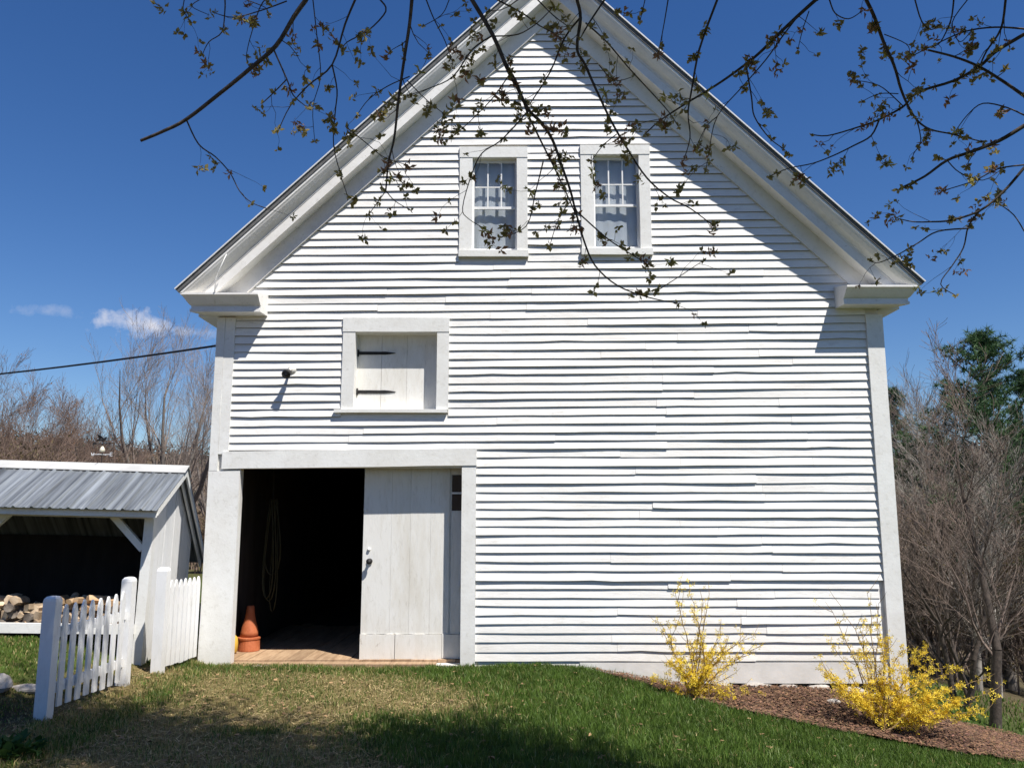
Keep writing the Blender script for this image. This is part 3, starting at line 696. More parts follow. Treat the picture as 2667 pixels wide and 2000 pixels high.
# hanging hose on a nail, inside the left wall
hx, hy = wp(706, 1300, D+1.2)[0], D+1.2
hook_z = 2.05
hose = obj_thing('hanging_hose', (hx, hy, hook_z), 'coiled olive garden hose hanging in the dark doorway', 'hose')
b = MB(); pts = []; hg = random.Random(3)
for lp_ in range(4):
    wid = hg.uniform(.07, .20); dep = hg.uniform(1.0, 1.65)
    for i in range(20):
        a = 2*math.pi*i/20
        taper = 0.25+0.75*(0.5-0.5*math.cos(a))
        pts.append((math.sin(a)*wid*taper+0.02*lp_, 0.03*lp_+0.01*math.sin(a*3), -(0.5-0.5*math.cos(a))*dep))
b.tube(pts, 0.011, 6); b.build('coil', M['hose'], hose, smooth=True)
MB().tube([(0, -0.03, -0.02), (0, 0.10, 0.0), (0, 0.1, hook_z*0+0.53)], 0.012, 6).build('hook', M['iron'], hose)
# pebbles by the sill
b = MB()
for i in range(140):
    px_ = U(wp(640, 1720)[0], wp(830, 1720)[0]); py_ = D-0.06-abs(rng.gauss(0, 0.05)); r = U(0.008, 0.02); pz = float(ground(px_, py_))+r*0.4
    b.lathe([(0, -r*.6), (r, 0), (r*.7, r*.5), (0, r*.6)], 6, (px_, py_, pz))
tag(b.build('gravel', M['gravel']), 'small pebbles scattered in front of the door sill', 'gravel', kind='stuff')
# overhead cable and its pole
pole_at = Vector((-24, 24, float(ground(-24, 24))))
pole = obj_thing('utility_pole', pole_at, 'utility pole beyond the left edge carrying the cable', 'pole')
MB().tube([(0, 0, -0.3), (0, 0, 7.0)], [0.15, 0.11], 10).build('shaft', M['bark'], pole, smooth=True)
MB().box(-0.9, 0.9, -0.06, 0.06, 6.3, 6.42).build('crossarm', M['bark'], pole)
A_ = PX(567, 896, D+0.35); A_.x = XL-0.0; B_ = pole_at+Vector((0, 0, 6.0))
Cc = PX(0, 970, 14.0)
t_c = (Cc.x-A_.x)/(B_.x-A_.x); lin = A_.z+(B_.z-A_.z)*t_c; sag = (lin-Cc.z)/(4*t_c*(1-t_c))
pts = [A_+(B_-A_)*f-Vector((0, 0, 4*sag*f*(1-f))) for f in [i/24 for i in range(25)]]
b = MB(); b.tube([p-A_ for p in pts], 0.015, 6)
cab = b.build('overhead_cable', M['cable']); cab.location = A_
tag(cab, 'black service cable running from the barn corner off to the left', 'cable')

# ------------------------------------------------------------------ picket fence
def post_xy(u, v_base, z_):
    yc = (CY-v_base)/FPX; yr = CP-yc*SP; sl = (SP+yc*CP)/yr; Yd = (z_-CAMZ)/sl
    return ((u-CX)/FPX/yr*Yd, Yd)
def post_mesh(parent, x, y, h, s=0.055):
    b = MB(); c = s*0.45
    def sq(hs_, z_): return [(x-hs_, y-hs_, z_), (x+hs_, y-hs_, z_), (x+hs_, y+hs_, z_), (x-hs_, y+hs_, z_)]
    b.loft([sq(s, -0.25), sq(s, h-0.05), sq(s*1.0, h-0.045), sq(s*0.92, h-0.022), sq(s*0.66, h-0.005), sq(s*0.3, h)])
    return b.build('post', M['fence'], parent)
def picket(parent, p, ang, h, wd=0.078, th=0.018, z0=0.0):
    b = MB(); hw = wd/2
    prof = [(-hw, z0), (hw, z0), (hw, h-0.085), (hw*0.82, h-0.055), (hw*0.35, h-0.012), (0, h), (-hw*0.35, h-0.012), (-hw*0.82, h-0.055), (-hw, h-0.085)]
    ca, sa = math.cos(ang), math.sin(ang)
    b.loft([[(p[0]+a*ca-t_*sa, p[1]+a*sa+t_*ca, z_) for a, z_ in prof] for t_ in (-th/2, th/2)])
    return b.build('picket', M['fence'], parent)
def fence_run(root, p0, p1, npk, h, off, zshift=(0, 0)):
    d = Vector((p1[0]-p0[0], p1[1]-p0[1])); L_ = d.length; d /= L_; ang = math.atan2(d.y, d.x); nrm = Vector((d.y, -d.x))
    for zz in (0.22, h-0.24):
        b = MB(); b.bar((p0[0], p0[1], zz), (p1[0], p1[1], zz), 0.035, 0.085); b.build('rail', M['fence'], root)
    for i in range(npk):
        f = (i+0.75)/(npk+0.5); q = (p0[0]+d.x*L_*f+nrm.x*off, p0[1]+d.y*L_*f+nrm.y*off)
        picket(root, q, ang, h+U(-.012, .012), z0=0.05+U(-.01, .01))
f0 = post_xy(112, 1868, 0.10); f1 = post_xy(318, 1780, 0.10)
fen = obj_thing('picket_fence', (f0[0], f0[1], 0.10), 'white picket fence section with two round-topped posts, nearest the camera', 'fence')
post_mesh(fen, 0, 0, 1.02, 0.056); post_mesh(fen, f1[0]-f0[0], f1[1]-f0[1], 1.08, 0.056)
fence_run(fen, (0, 0.06), (f1[0]-f0[0], f1[1]-f0[1]-0.06), 8, 0.935, 0.03)
f2 = post_xy(410, 1750, 0.09)
fen2 = obj_thing('picket_fence', (f2[0], f2[1], 0.08), 'short white picket fence section joining the barn corner', 'fence')
post_mesh(fen2, 0, 0, 1.16, 0.058)
fence_run(fen2, (0.01, 0.05), (XL-0.06-f2[0], D-0.03-f2[1]), 7, 1.0, 0.03)

# ------------------------------------------------------------------ woodshed
shed = obj_thing('woodshed', (-4.29, 9.93, 0.10), 'open-fronted white woodshed with a metal roof left of the barn', 'shed', rot=(0, math.radians(1.4), math.radians(5)))
SW, SDp = 4.2, 1.58
ez, rz_, bz = 1.815, 2.315, 1.13; ey, ry, by = -0.27, 0.71, 1.94
def roofz(y): return ez+(rz_-ez)*(y-ey)/(ry-ey) if y < ry else rz_+(bz-rz_)*(y-ry)/(by-ry)
for px_ in (0, -2.05, -4.08):
    MB().box(px_-0.11, px_-0.0, 0, 0.11, -0.12, roofz(0)-0.06).build('post', M['trim'], shed)
MB().box(-SW, -0.002, -0.02, 0.10, ez-0.135, ez-0.02).build('front_beam', M['trim'], shed)
MB().box(-SW-0.2, 0.115, ey-0.012, ey+0.012, ez-0.115, ez-0.008).build('fascia', M['trim'], shed)
for px_, s_ in ((-0.11, -1), (-2.05, 1), (-2.16, -1)):
    b = MB(); b.bar((px_, 0.05, 1.32), (px_+s_*0.38, 0.05, 1.71), 0.075, 0.075, up=(0, 1, 0)); b.build('brace', M['trim'], shed)
# gable wall of upright boards
yb_ = 0.112; gi = 0
while yb_ < SDp-0.02:
    wd = 0.168; y1 = min(yb_+wd, SDp); b = MB()
    b.loft([[(x, yb_+0.002, -0.02), (x, y1-0.002, -0.02), (x, y1-0.002, roofz(y1)-0.05), (x, yb_+0.002, roofz(yb_)-0.05)] for x in (-0.03, -0.002-0.003*(gi % 2))])
    b.build('gable_board', M['fence'], shed); yb_ = y1; gi += 1
for x in (-0.032,):
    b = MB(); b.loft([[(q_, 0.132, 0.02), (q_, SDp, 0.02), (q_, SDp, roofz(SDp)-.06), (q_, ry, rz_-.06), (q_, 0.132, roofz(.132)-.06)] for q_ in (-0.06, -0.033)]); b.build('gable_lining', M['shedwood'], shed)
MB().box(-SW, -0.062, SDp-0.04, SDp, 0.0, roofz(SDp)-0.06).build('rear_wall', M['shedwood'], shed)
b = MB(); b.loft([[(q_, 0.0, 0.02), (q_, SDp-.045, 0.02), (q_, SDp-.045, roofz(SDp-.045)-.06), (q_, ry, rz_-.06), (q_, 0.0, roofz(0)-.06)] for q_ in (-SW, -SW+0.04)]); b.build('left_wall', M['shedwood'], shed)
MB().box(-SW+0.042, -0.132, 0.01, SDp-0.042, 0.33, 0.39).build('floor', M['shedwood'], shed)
MB().box(-2.05, -0.112, -0.045, 0.008, 0.36, 0.47).build('sill', M['trim'], shed)
MB().box(-4.1, -2.055, -0.045, 0.008, 0.36, 0.47).build('sill', M['trim'], shed)
# metal roofing panels
pw = 0.20; nx = int((SW+0.45)/pw)
for i in range(nx):
    x1_ = 0.13-i*pw; x0_ = x1_-pw
    for (ya, za, yc_, zc_) in ((ey, ez, ry, rz_), (by, bz, ry, rz_)):
        d = Vector((0, yc_-ya, zc_-za)).normalized(); up_ = Vector((0, -d.z, d.y)); up_ = up_ if up_.z > 0 else -up_
        sect = [(0.0, 0.0), (0.016, 0.02), (0.03, 0.02), (0.046, 0.003), (pw*0.6, 0.0), (pw*0.6+0.01, 0.007), (pw*0.6+0.03, 0.007), (pw*0.6+0.04, 0.0), (pw, 0.0), (pw, -0.006), (0.0, -0.006)]
        b = MB(); r0 = [Vector((x0_+a, ya, za))-d*0.085+up_*h_ for a, h_ in sect]; r1 = [Vector((x0_+a, yc_, zc_))+up_*h_ for a, h_ in sect]
        b.loft([r0, r1]); b.build('roof_panel', M['metal'], shed)
b = MB(); cs = [(ry-0.15, roofz(ry-0.15)+0.026), (ry, rz_+0.045), (ry+0.13, roofz(ry+.13)+0.026), (ry+0.13, roofz(ry+.13)+0.018), (ry, rz_+0.03), (ry-0.15, roofz(ry-.15)+0.018)]
b.loft([[(q_, y_, z_) for y_, z_ in cs] for q_ in (-SW-0.2, 0.145)]); b.build('ridge_cap', M['ridgecap'], shed)
for (ya, yc_) in ((ey, ry), (ry, by)):
    for xo, dz_ in ((0.115, -0.02), (0.045, -0.045)):
        if ya == ey and xo < 0.1: continue
        b = MB(); za, zc_ = roofz(ya+1e-4 if ya == ry else ya), roofz(yc_)
        b.loft([[(q_, ya, za+dz_), (q_, yc_, zc_+dz_), (q_, yc_, zc_+dz_-0.075), (q_, ya, za+dz_-0.075)] for q_ in (xo-0.012, xo+0.012)]); b.build('rake_board', M['trim'], shed)
# weather vane on the ridge
sh_m = Matrix.Translation(shed.location) @ shed.rotation_euler.to_matrix().to_4x4()
vx = -0.95; vb = sh_m @ Vector((vx, ry, rz_+0.04))
vane = obj_thing('weather_vane', vb, 'small weather vane with bird, pale globe and compass arms on the shed ridge', 'weather vane'); vane.scale = (.7, .7, .7)
MB().tube([(0, 0, 0), (0, 0, 0.46)], 0.007, 6).build('rod', M['iron'], vane)
MB().lathe([(0, 0.205), (0.036, 0.21), (0.05, 0.225), (0.042, 0.26), (0.024, 0.295), (0.012, 0.31), (0, 0.312)], 14).build('globe', M['brass'], vane, smooth=True)
b = MB(); b.tube([(-0.15, 0, 0.16), (0.15, 0, 0.16)], 0.006, 5); b.tube([(0, -0.15, 0.16), (0, 0.15, 0.16)], 0.006, 5); b.build('compass_arm', M['drip'], vane)
def glyph(strokes, cx_, cz_, cy_):
    b = MB()
    for (a, c), (e, g) in strokes: b.bar((cx_+a*0.05, cy_, cz_+c*0.06), (cx_+e*0.05, cy_, cz_+g*0.06), 0.01, 0.008, up=(0, 1, 0))
    return b.build('compass_letter', M['drip'], vane)
glyph([((-.5, .5), (-.25, -.5)), ((-.25, -.5), (0, .2)), ((0, .2), (.25, -.5)), ((.25, -.5), (.5, .5))], -0.17, 0.165, 0)
glyph([((-.4, -.5), (-.4, .5)), ((-.4, .5), (.4, .5)), ((-.4, 0), (.3, 0)), ((-.4, -.5), (.4, -.5))], 0.17, 0.165, 0)
b = MB()
bird = [(-0.10, 0.43), (-0.07, 0.445), (-0.03, 0.44), (0.0, 0.455), (0.03, 0.47), (0.045, 0.485), (0.06, 0.478), (0.078, 0.468), (0.06, 0.46), (0.05, 0.435), (0.03, 0.41), (0.0, 0.40), (-0.04, 0.41), (-0.08, 0.41), (-0.12, 0.395)]
b.loft([[(x, -0.008, z_) for x, z_ in bird], [(x, 0.008, z_) for x, z_ in bird]]); b.build('bird', M['iron'], vane)
b = MB(); wing = [(-0.06, 0.44), (0.0, 0.455), (0.03, 0.45), (-0.02, 0.50), (-0.085, 0.525), (-0.07, 0.485)]
b.loft([[(x, -0.03-(z_-0.44)*0.4, z_) for x, z_ in wing], [(x, -0.018-(z_-0.44)*0.4, z_) for x, z_ in wing]]); b.build('wing', M['iron'], vane)
b = MB(); b.tube([(-0.12, 0, 0.36), (0.12, 0, 0.36)], 0.006, 5); b.loft([[(0.11, y_, 0.335), (0.17, y_, 0.36), (0.11, y_, 0.385)] for y_ in (-0.004, 0.004)]); b.loft([[(-0.18, y_, 0.335), (-0.12, y_, 0.345), (-0.12, y_, 0.375), (-0.18, y_, 0.385)] for y_ in (-0.004, 0.004)]); b.build('arrow', M['iron'], vane)
# firewood
logs = []
def log_mesh(kind, rs):
    rg = random.Random(rs); b = MB(); L_ = rg.uniform(0.30, 0.40); r = rg.uniform(0.036, 0.058)
    if kind == 0: sec = [(r*math.cos(a)*rg.uniform(.9, 1.05), r*math.sin(a)*rg.uniform(.9, 1.05)) for a in [2*math.pi*q/9 for q in range(9)]]
    elif kind == 1: sec = [(0, -r*.9)]+[(r*1.2*math.cos(a), r*1.2*math.sin(a)-r*.2) for a in (0.35, 0.8, 1.3, 1.85, 2.35, 2.8)]
    else: sec = [(-r, -r*.6), (r*.9, -r*.7), (r*1.05, r*.5), (0.1*r, r*.9), (-r*.85, r*.55)]
    b.loft([[(x*f, y, z_*f) for x, z_ in sec] for y, f in ((-L_/2, 0.97), (0, 1.02), (L_/2, 0.95))])
    me = bpy.data.meshes.new('firewood_log'); me.from_pydata(b.v, [], b.f); me.update(); return me
lm = []
for q_ in range(9):
    me = log_mesh(q_ % 3, q_); me.materials.append([M['log_bark'], M['log_split'], M['log_fresh']][(q_//3) % 3 if q_ % 3 else 0]); lm.append(me)
def add_log(p, rot, q_, label, grp):
    o = bpy.data.objects.new('firewood_log', lm[q_]); COL.objects.link(o); o.location = p; o.rotation_euler = rot; tag(o, label, 'firewood', grp)
for row in range(4):
    x = -3.0+0.05*(row % 2)
    while x < -0.25:
        if row == 3 and not (-1.1 < x < -0.45 or x < -1.45) : x += 0.13; continue
        if row == 2 and R() < 0.12: x += 0.13; continue
        loc = sh_m @ Vector((x, 0.21+U(-.04, .04), 0.455+row*0.082+U(-.008, .012)))
        fresh = -1.1 < x < -0.4 and row >= 2
        q_ = rng.choice([7, 8, 4]) if fresh else rng.choice([4, 5, 4, 5, 7, 1, 2, 0, 5])
        if row >= 3: rt = (U(-.3, .3), U(-1.5, 1.5), math.radians(4.5)+U(-1.3, 1.3))
        else: rt = (U(-.18, .18), U(0, 6.28), math.radians(4.5)+U(-.9, .9))
        add_log(loc, rt, q_, 'split firewood log stacked in the open woodshed', 'firewood stacked in the shed')
        x += U(0.078, 0.105)

# ------------------------------------------------------------------ rocks, low plant
def gxy(u, v):
    z_ = .1
    for _ in range(25): q = post_xy(u, v, z_); z_ = .5*z_+.5*float(ground(*q))
    return q
def rock(name, p, rx, ry_, rz2, seed, label):
    b = MB(); rg = random.Random(seed); rings = []
    for zf, rf in ((-0.6, 0.7), (-0.2, 0.98), (0.25, 0.95), (0.65, 0.7), (0.95, 0.28)):
        rings.append([(math.cos(a)*rx*rf*rg.uniform(.88, 1.1), math.sin(a)*ry_*rf*rg.uniform(.88, 1.1), zf*rz2*rg.uniform(.93, 1.05)) for a in [2*math.pi*q/10 for q in range(10)]])
    b.loft(rings); o = b.build(name, M['stone'], None, smooth=False); o.location = p; tag(o, label, 'rock'); return o
pr = gxy(-5, 1800); rock('garden_rock', (pr[0], pr[1], float(ground(*pr))+0.06), 0.12, 0.10, 0.10, 3, 'pale rounded rock at the left edge behind the picket fence')
pr = gxy(2170, 1835); rock('garden_rock', (pr[0], pr[1], float(ground(*pr))+0.035), 0.085, 0.05, 0.035, 5, 'flat pale stone lying on the mulch between the two yellow shrubs')
pr = gxy(70, 1800); rock('garden_rock', (pr[0], pr[1], float(ground(*pr))+0.02), 0.2, 0.08, 0.05, 8, 'long low edging stone in the soil beside the picket fence')
def leaf_plant(p, n, size, label):
    e = obj_thing('low_plant', p, label, 'plant'); V, Fc = [], []
    for i in range(n):
        a = U(0, 6.28); el = U(0.3, 1.3); L_ = size*U(0.5, 1); d = Vector((math.cos(a)*math.cos(el), math.sin(a)*math.cos(el), math.sin(el))); s_ = Vector((-math.sin(a), math.cos(a), 0))*L_*0.16
        o = Vector((rng.gauss(0, size*.5), rng.gauss(0, size*.5), 0)); k_ = len(V)
        V += [o, o+d*L_*.5+s_, o+d*L_+Vector((0, 0, -L_*.25)), o+d*L_*.5-s_]; Fc.append((k_, k_+1, k_+2, k_+3))
    np_mesh('leaves', np.array([tuple(v) for v in V]), np.array(Fc), M['plant'], e); return e
pr = gxy(15, 1960); leaf_plant((pr[0], pr[1], float(ground(*pr))), 160, 0.2, 'clump of low green leaves in the bottom left corner')

# ------------------------------------------------------------------ forsythia
def forsythia(base, stems, nfl, label, seed, droop):
    rg = random.Random(seed); e = obj_thing('forsythia_bush', base, label, 'bush', 'yellow forsythia bushes by the barn'); segs = []; pts = []
    for (tx, ty, tz, wt) in stems:
        tx *= 1.08; tz *= 1.08
        tip = Vector((tx, ty, tz)); o = Vector((rg.gauss(0, .05), rg.gauss(0, .04), -0.02)); n = 9; prev = o; ctrl = o+Vector((tip.x*0.35, tip.y*.35, tip.z*droop))
        for i in range(1, n+1):
            f = i/n; p = o*(1-f)**2+ctrl*2*f*(1-f)+tip*f*f+Vector((rg.gauss(0, .008), rg.gauss(0, .008), rg.gauss(0, .006)))
            segs.append((prev, p, 0.0085*(1-f*.8)+.0012, 0.0085*(1-(f+.1)*.8)+.0012))
            if f > 0.2: pts.append((p, (p-prev).normalized(), f, wt))
            if f > .25 and rg.random() < .8:
                dr = ((p-prev).normalized()+Vector((rg.gauss(0, .7), rg.gauss(0, .6), rg.gauss(.25, .4)))).normalized(); L_ = rg.uniform(.08, .30); q = p+dr*L_*.6; q2 = q+(dr+Vector((0, 0, .3))).normalized()*L_*.4
                segs.append((p, q, .0035, .0025)); segs.append((q, q2, .0025, .0012))
                for g in range(3): pts.append((p+(q2-p)*rg.random(), dr, f, wt))
            prev = p
    seg_mesh('stems', segs, 4, M['stemtan'], e)
    V = []; Fc = []; wts = [p[3]*(1.25-p[2]*0.75) for p in pts]
    for i in range(nfl):
        p, d, f, wt = rg.choices(pts, wts)[0]
        c = p+Vector((rg.gauss(0, .024), rg.gauss(0, .024), rg.gauss(0, .022))); s_ = rg.uniform(.013, .025)
        ax_ = Vector((rg.gauss(0, 1), rg.gauss(-.5, 1), rg.gauss(0, .8))).normalized(); a = ax_.orthogonal().normalized(); b_ = ax_.cross(a); t0 = rg.random()*6
        for q in range(4):
            t_ = t0+q*math.pi/2; r1 = a*math.cos(t_)+b_*math.sin(t_); r2 = a*math.cos(t_+.33)+b_*math.sin(t_+.33); r3 = a*math.cos(t_-.33)+b_*math.sin(t_-.33); k_ = len(V)
            V += [c, c+r2*s_*.75+ax_*s_*.25, c+r1*s_*1.25+ax_*s_*.5, c+r3*s_*.75+ax_*s_*.25]; Fc.append((k_, k_+1, k_+2, k_+3))
    fo = np_mesh('flowers', np.array([tuple(v) for v in V]), np.array(Fc), M['yellow'], e); fo['kind'] = 'stuff'
    return e
rs = random.Random(21)
b1 = PX(1818, 1840, 9.7); b1.z = float(ground(b1.x, b1.y))+0.02
st = [(-0.05, 0, 1.16, 1), (-.22, -.05, 1.18, 1.2), (.10, .02, 1.08, .5), (.18, .05, 1.16, .5), (-.36, .0, .8, .9), (.28, 0, .70, .9), (.50, .05, .62, .9), (.62, 0, .70, .25), (.78, 0, .62, .4), (-.32, -.1, .42, 1.2), (.34, -.1, .26, 1.5), (-.12, -.12, .4, 1.6), (.1, -.15, .35, 1.6), (.0, .1, .6, 1.2), (-.42, 0, .2, 1.3), (-.3, 0, .62, 1.2), (.45, 0, .45, 1.4), (.3, 0, .5, 1.4), (.5, -.1, .10, 1.2), (.15, .1, .5, 1.5), (-.2, .1, .3, 1.5)]
forsythia(b1, [(a*.95, b_, c*.9, d) for a, b_, c, d in st], 2300, 'sparse upright yellow forsythia in front of the white skirt board', 2, .62)
b2 = PX(2290, 1917, 9.4); b2.z = float(ground(b2.x, b2.y))+0.02
st = [(-.42, .1, 1.22, .15), (-.28, .1, 1.18, .12), (.02, .1, 1.30, .12), (.12, .1, 1.2, .12), (-.3, 0, .85, .8), (-.55, 0, .62, .6), (-.12, 0, .95, .9), (.12, 0, .8, 1), (.3, 0, .75, 1), (.45, -.05, .72, 1.1), (.62, 0, .62, 1), (.8, 0, .55, 1), (.98, 0, .44, 1), (1.12, 0, .33, 1.2), (.55, -.15, .35, 2), (.75, -.1, .25, 2), (.35, -.15, .3, 1.8), (-.5, -.1, .5, 1.5), (-.45, -.1, .4, 1.4), (-.25, -.1, .3, 1.2), (-.35, 0, .7, 1.3), (-.1, 0, .75, 1.6), (.1, .05, .95, 1.4), (.9, -.1, .18, 1.6), (.6, .1, .5, 1.4), (.2, -.1, .5, 1.3), (1.05, -.05, .15, 1.1), (.4, -.2, .15, 1.4)]
forsythia(b2, st, 4600, 'wide sprawling yellow forsythia at the right corner of the barn', 3, .6)

# ------------------------------------------------------------------ lawn
def blades(n, x0, x1, y0, y1, hl, hd, keep, seed, wmul=1.0):
    r = np.random.RandomState(seed); x = r.uniform(x0, x1, n); y = r.uniform(y0, y1, n); s = lush(x, y)
    k = keep(x, y) & ~in_poly(x, y, MULCH) & ~((x > XL-0.06) & (x < XR+0.06) & (y > D-0.05) & (y < 20.6)) & ~((x < -4.3) & (y > 10.35) & (y < 11.7)) & (r.rand(n) < 0.22+0.78*s)
    x, y, s = x[k], y[k], s[k]; n = len(x); z = ground(x, y)
    cl = .5+.5*np.sin(x*7.3+2.1*np.sin(y*5.1))*np.sin(y*8.7+1.7*np.sin(x*6.2)); cl2 = np.clip(.55+.5*np.sin(x*23+3*np.sin(y*17))*np.sin(y*27+2*np.sin(x*19)), 0, 1)
    h = (hd+(hl-hd)*s)*r.uniform(.35, 1.1, n)*(.55+.5*cl+.35*cl2); an = r.uniform(0, 6.28, n); wd = r.uniform(.0022, .0042, n)*wmul
    la = r.uniform(0, 6.28, n); lb = h*r.uniform(.1, .75, n); dx_, dy_ = np.cos(an)*wd, np.sin(an)*wd
    V = np.zeros((n, 5, 3))
    for q, (sg, f) in enumerate(((1, 0), (-1, 0), (-.8, .55), (.8, .55), (0, 1))):
        V[:, q, 0] = x+dx_*sg+np.cos(la)*lb*f**2; V[:, q, 1] = y+dy_*sg+np.sin(la)*lb*f**2; V[:, q, 2] = z-.006*(f == 0)+h*f*(1-.25*f*(lb/h))
    base = np.arange(n)*5
    F3 = np.concatenate([np.stack([base, base+1, base+2], 1), np.stack([base, base+2, base+3], 1), np.stack([base+3, base+2, base+4], 1)])
    g0 = np.array([.055, .108, .016]); g1 = np.array([.120, .185, .033]); d0 = np.array([.24, .20, .075]); d1 = np.array([.42, .345, .15])
    t_ = r.rand(n, 1); isdry = (r.rand(n) > (0.12+0.86*s))[:, None]
    gsc = (.72+.5*cl)[:, None]; g0 = g0*gsc; g1 = g1*gsc
    c = np.where(isdry, d0*(1-t_)+d1*t_, g0*(1-t_)+g1*t_)
    br = (r.rand(n) < .02)[:, None]; c = np.where(br, np.array([.27, .32, .13]), c)
    return V.reshape(-1, 3), F3, np.repeat(c, 5, 0)
def lawn(name, label, *sets):
    Vs, Fs, Cs = [], [], []; off = 0
    for v, f, c in sets: Vs.append(v); Fs.append(f+off); Cs.append(c); off += len(v)
    o = np_mesh(name, np.concatenate(Vs), np.concatenate(Fs), M['grass'], cols=np.concatenate(Cs)); tag(o, label, 'grass', kind='stuff')
al = lambda x, y: np.ones(x.shape, bool)
fr = lambda x, y: (np.abs(x) < 0.66*y+0.5)
lawn('lawn_grass', 'lawn of green and dry grass in front of the barn',
     blades(250000, -4.0, 7.0, 5.0, 10.5, .085, .03, fr, 1),
     blades(46000, -7.2, -3.9, 6.4, 11.95, .045, .025, fr, 2, 1.4),
     blades(9000, -3.95, -3.4, 6.5, 10.4, .10, .04, fr, 3, 1.2),
     blades(14000, -4.4, 1.2, 10.1, 10.47, .07, .04, fr, 4, 1.2),
     blades(26000, -5.0, 6.0, 0.5, 5.0, .08, .03, al, 5, 2.0),
     blades(9000, 5.4, 13, 8.5, 17, .10, .05, al, 6, 3.0))
# dead straw and leaf litter lying on the thin lawn
n = 26000; r = np.random.RandomState(9); x = r.uniform(-4.2, 2.5, n); y = r.uniform(5.2, 10.4, n); k = (r.rand(n) > lush(x, y)*.93) & (np.abs(x) < .66*y+.5); x, y = x[k], y[k]; n = len(x)
an = r.uniform(0, 6.28, n); L = r.uniform(.012, .045, n); Wd = r.uniform(.0015, .004, n); z = ground(x, y)+r.uniform(.004, .025, n); dx, dy = np.cos(an), np.sin(an); V = np.zeros((n, 4, 3)); tl = r.uniform(-.3, .3, n)
for q_, (a, b) in enumerate(((1, 1), (-1, 1), (-1, -1), (1, -1))):
    V[:, q_, 0] = x+dx*L*a-dy*Wd*b; V[:, q_, 1] = y+dy*L*a+dx*Wd*b; V[:, q_, 2] = z+L*a*tl
c3 = np.array([.38, .29, .145])*r.uniform(.4, 1.25, (n, 1))
tag(np_mesh('dead_thatch', V.reshape(-1, 3), np.arange(n*4).reshape(-1, 4), M['chips'], cols=np.repeat(c3, 4, 0)), 'dead straw lying on the thin lawn before the open door', 'straw', kind='stuff')

# last year's leaves blown onto the grass
n = 420; r = np.random.RandomState(19); x = r.uniform(-4.2, 6.0, n); y = r.uniform(5.6, 10.35, n); z = ground(x, y)+r.uniform(.012, .045, n); s_ = r.uniform(.012, .03, n)
an = r.uniform(0, 6.28, n); V = np.zeros((n, 6, 3))
for q_ in range(6):
    t_ = q_*math.pi/3; V[:, q_, 0] = x+np.cos(an+t_)*s_*(1.25 if q_ % 3 == 0 else .8); V[:, q_, 1] = y+np.sin(an+t_)*s_*(1.25 if q_ % 3 == 0 else .8); V[:, q_, 2] = z+r.uniform(-.35, .5, n)*s_
c3 = np.array([.26, .165, .085])*r.uniform(.5, 1.5, (n, 1))
tag(np_mesh('fallen_leaves', V.reshape(-1, 3), np.arange(n*6).reshape(-1, 6), M['chips'], cols=np.repeat(c3, 6, 0)), 'old brown leaves scattered over the lawn', 'leaves', kind='stuff')

# ------------------------------------------------------------------ background trees
def grow(rg, p, d, L, r, lev, maxlev, out, spread, nseg, up, kids):
    prev = p; dd = d.copy()
    for i in range(nseg):
        dd = (dd+Vector((rg.gauss(0, .15), rg.gauss(0, .15), rg.gauss(0, .09)+up))).normalized()
        q = prev+dd*(L/nseg); f0 = 1-.93*i/nseg; f1 = 1-.93*(i+1)/nseg
        out.append((prev, q, max(r*f0, .0035), max(r*f1, .003), lev))
        if lev < maxlev and (i > 0 or lev > 0):
            for c in range(kids[lev]):
                if rg.random() < .86:
                    a = rg.uniform(0, 6.28); o = dd.orthogonal().normalized(); o2 = dd.cross(o); sp = spread*rg.uniform(.6, 1.3)
                    nd = (dd*math.cos(sp)+(o*math.cos(a)+o2*math.sin(a))*math.sin(sp)).normalized()
                    grow(rg, prev+(q-prev)*rg.random(), nd, L*rg.uniform(.36, .62)*(1.1-.5*i/nseg), r*f1*rg.uniform(.38, .6), lev+1, maxlev, out, spread, max(2, nseg-1), up, kids)
        prev = q
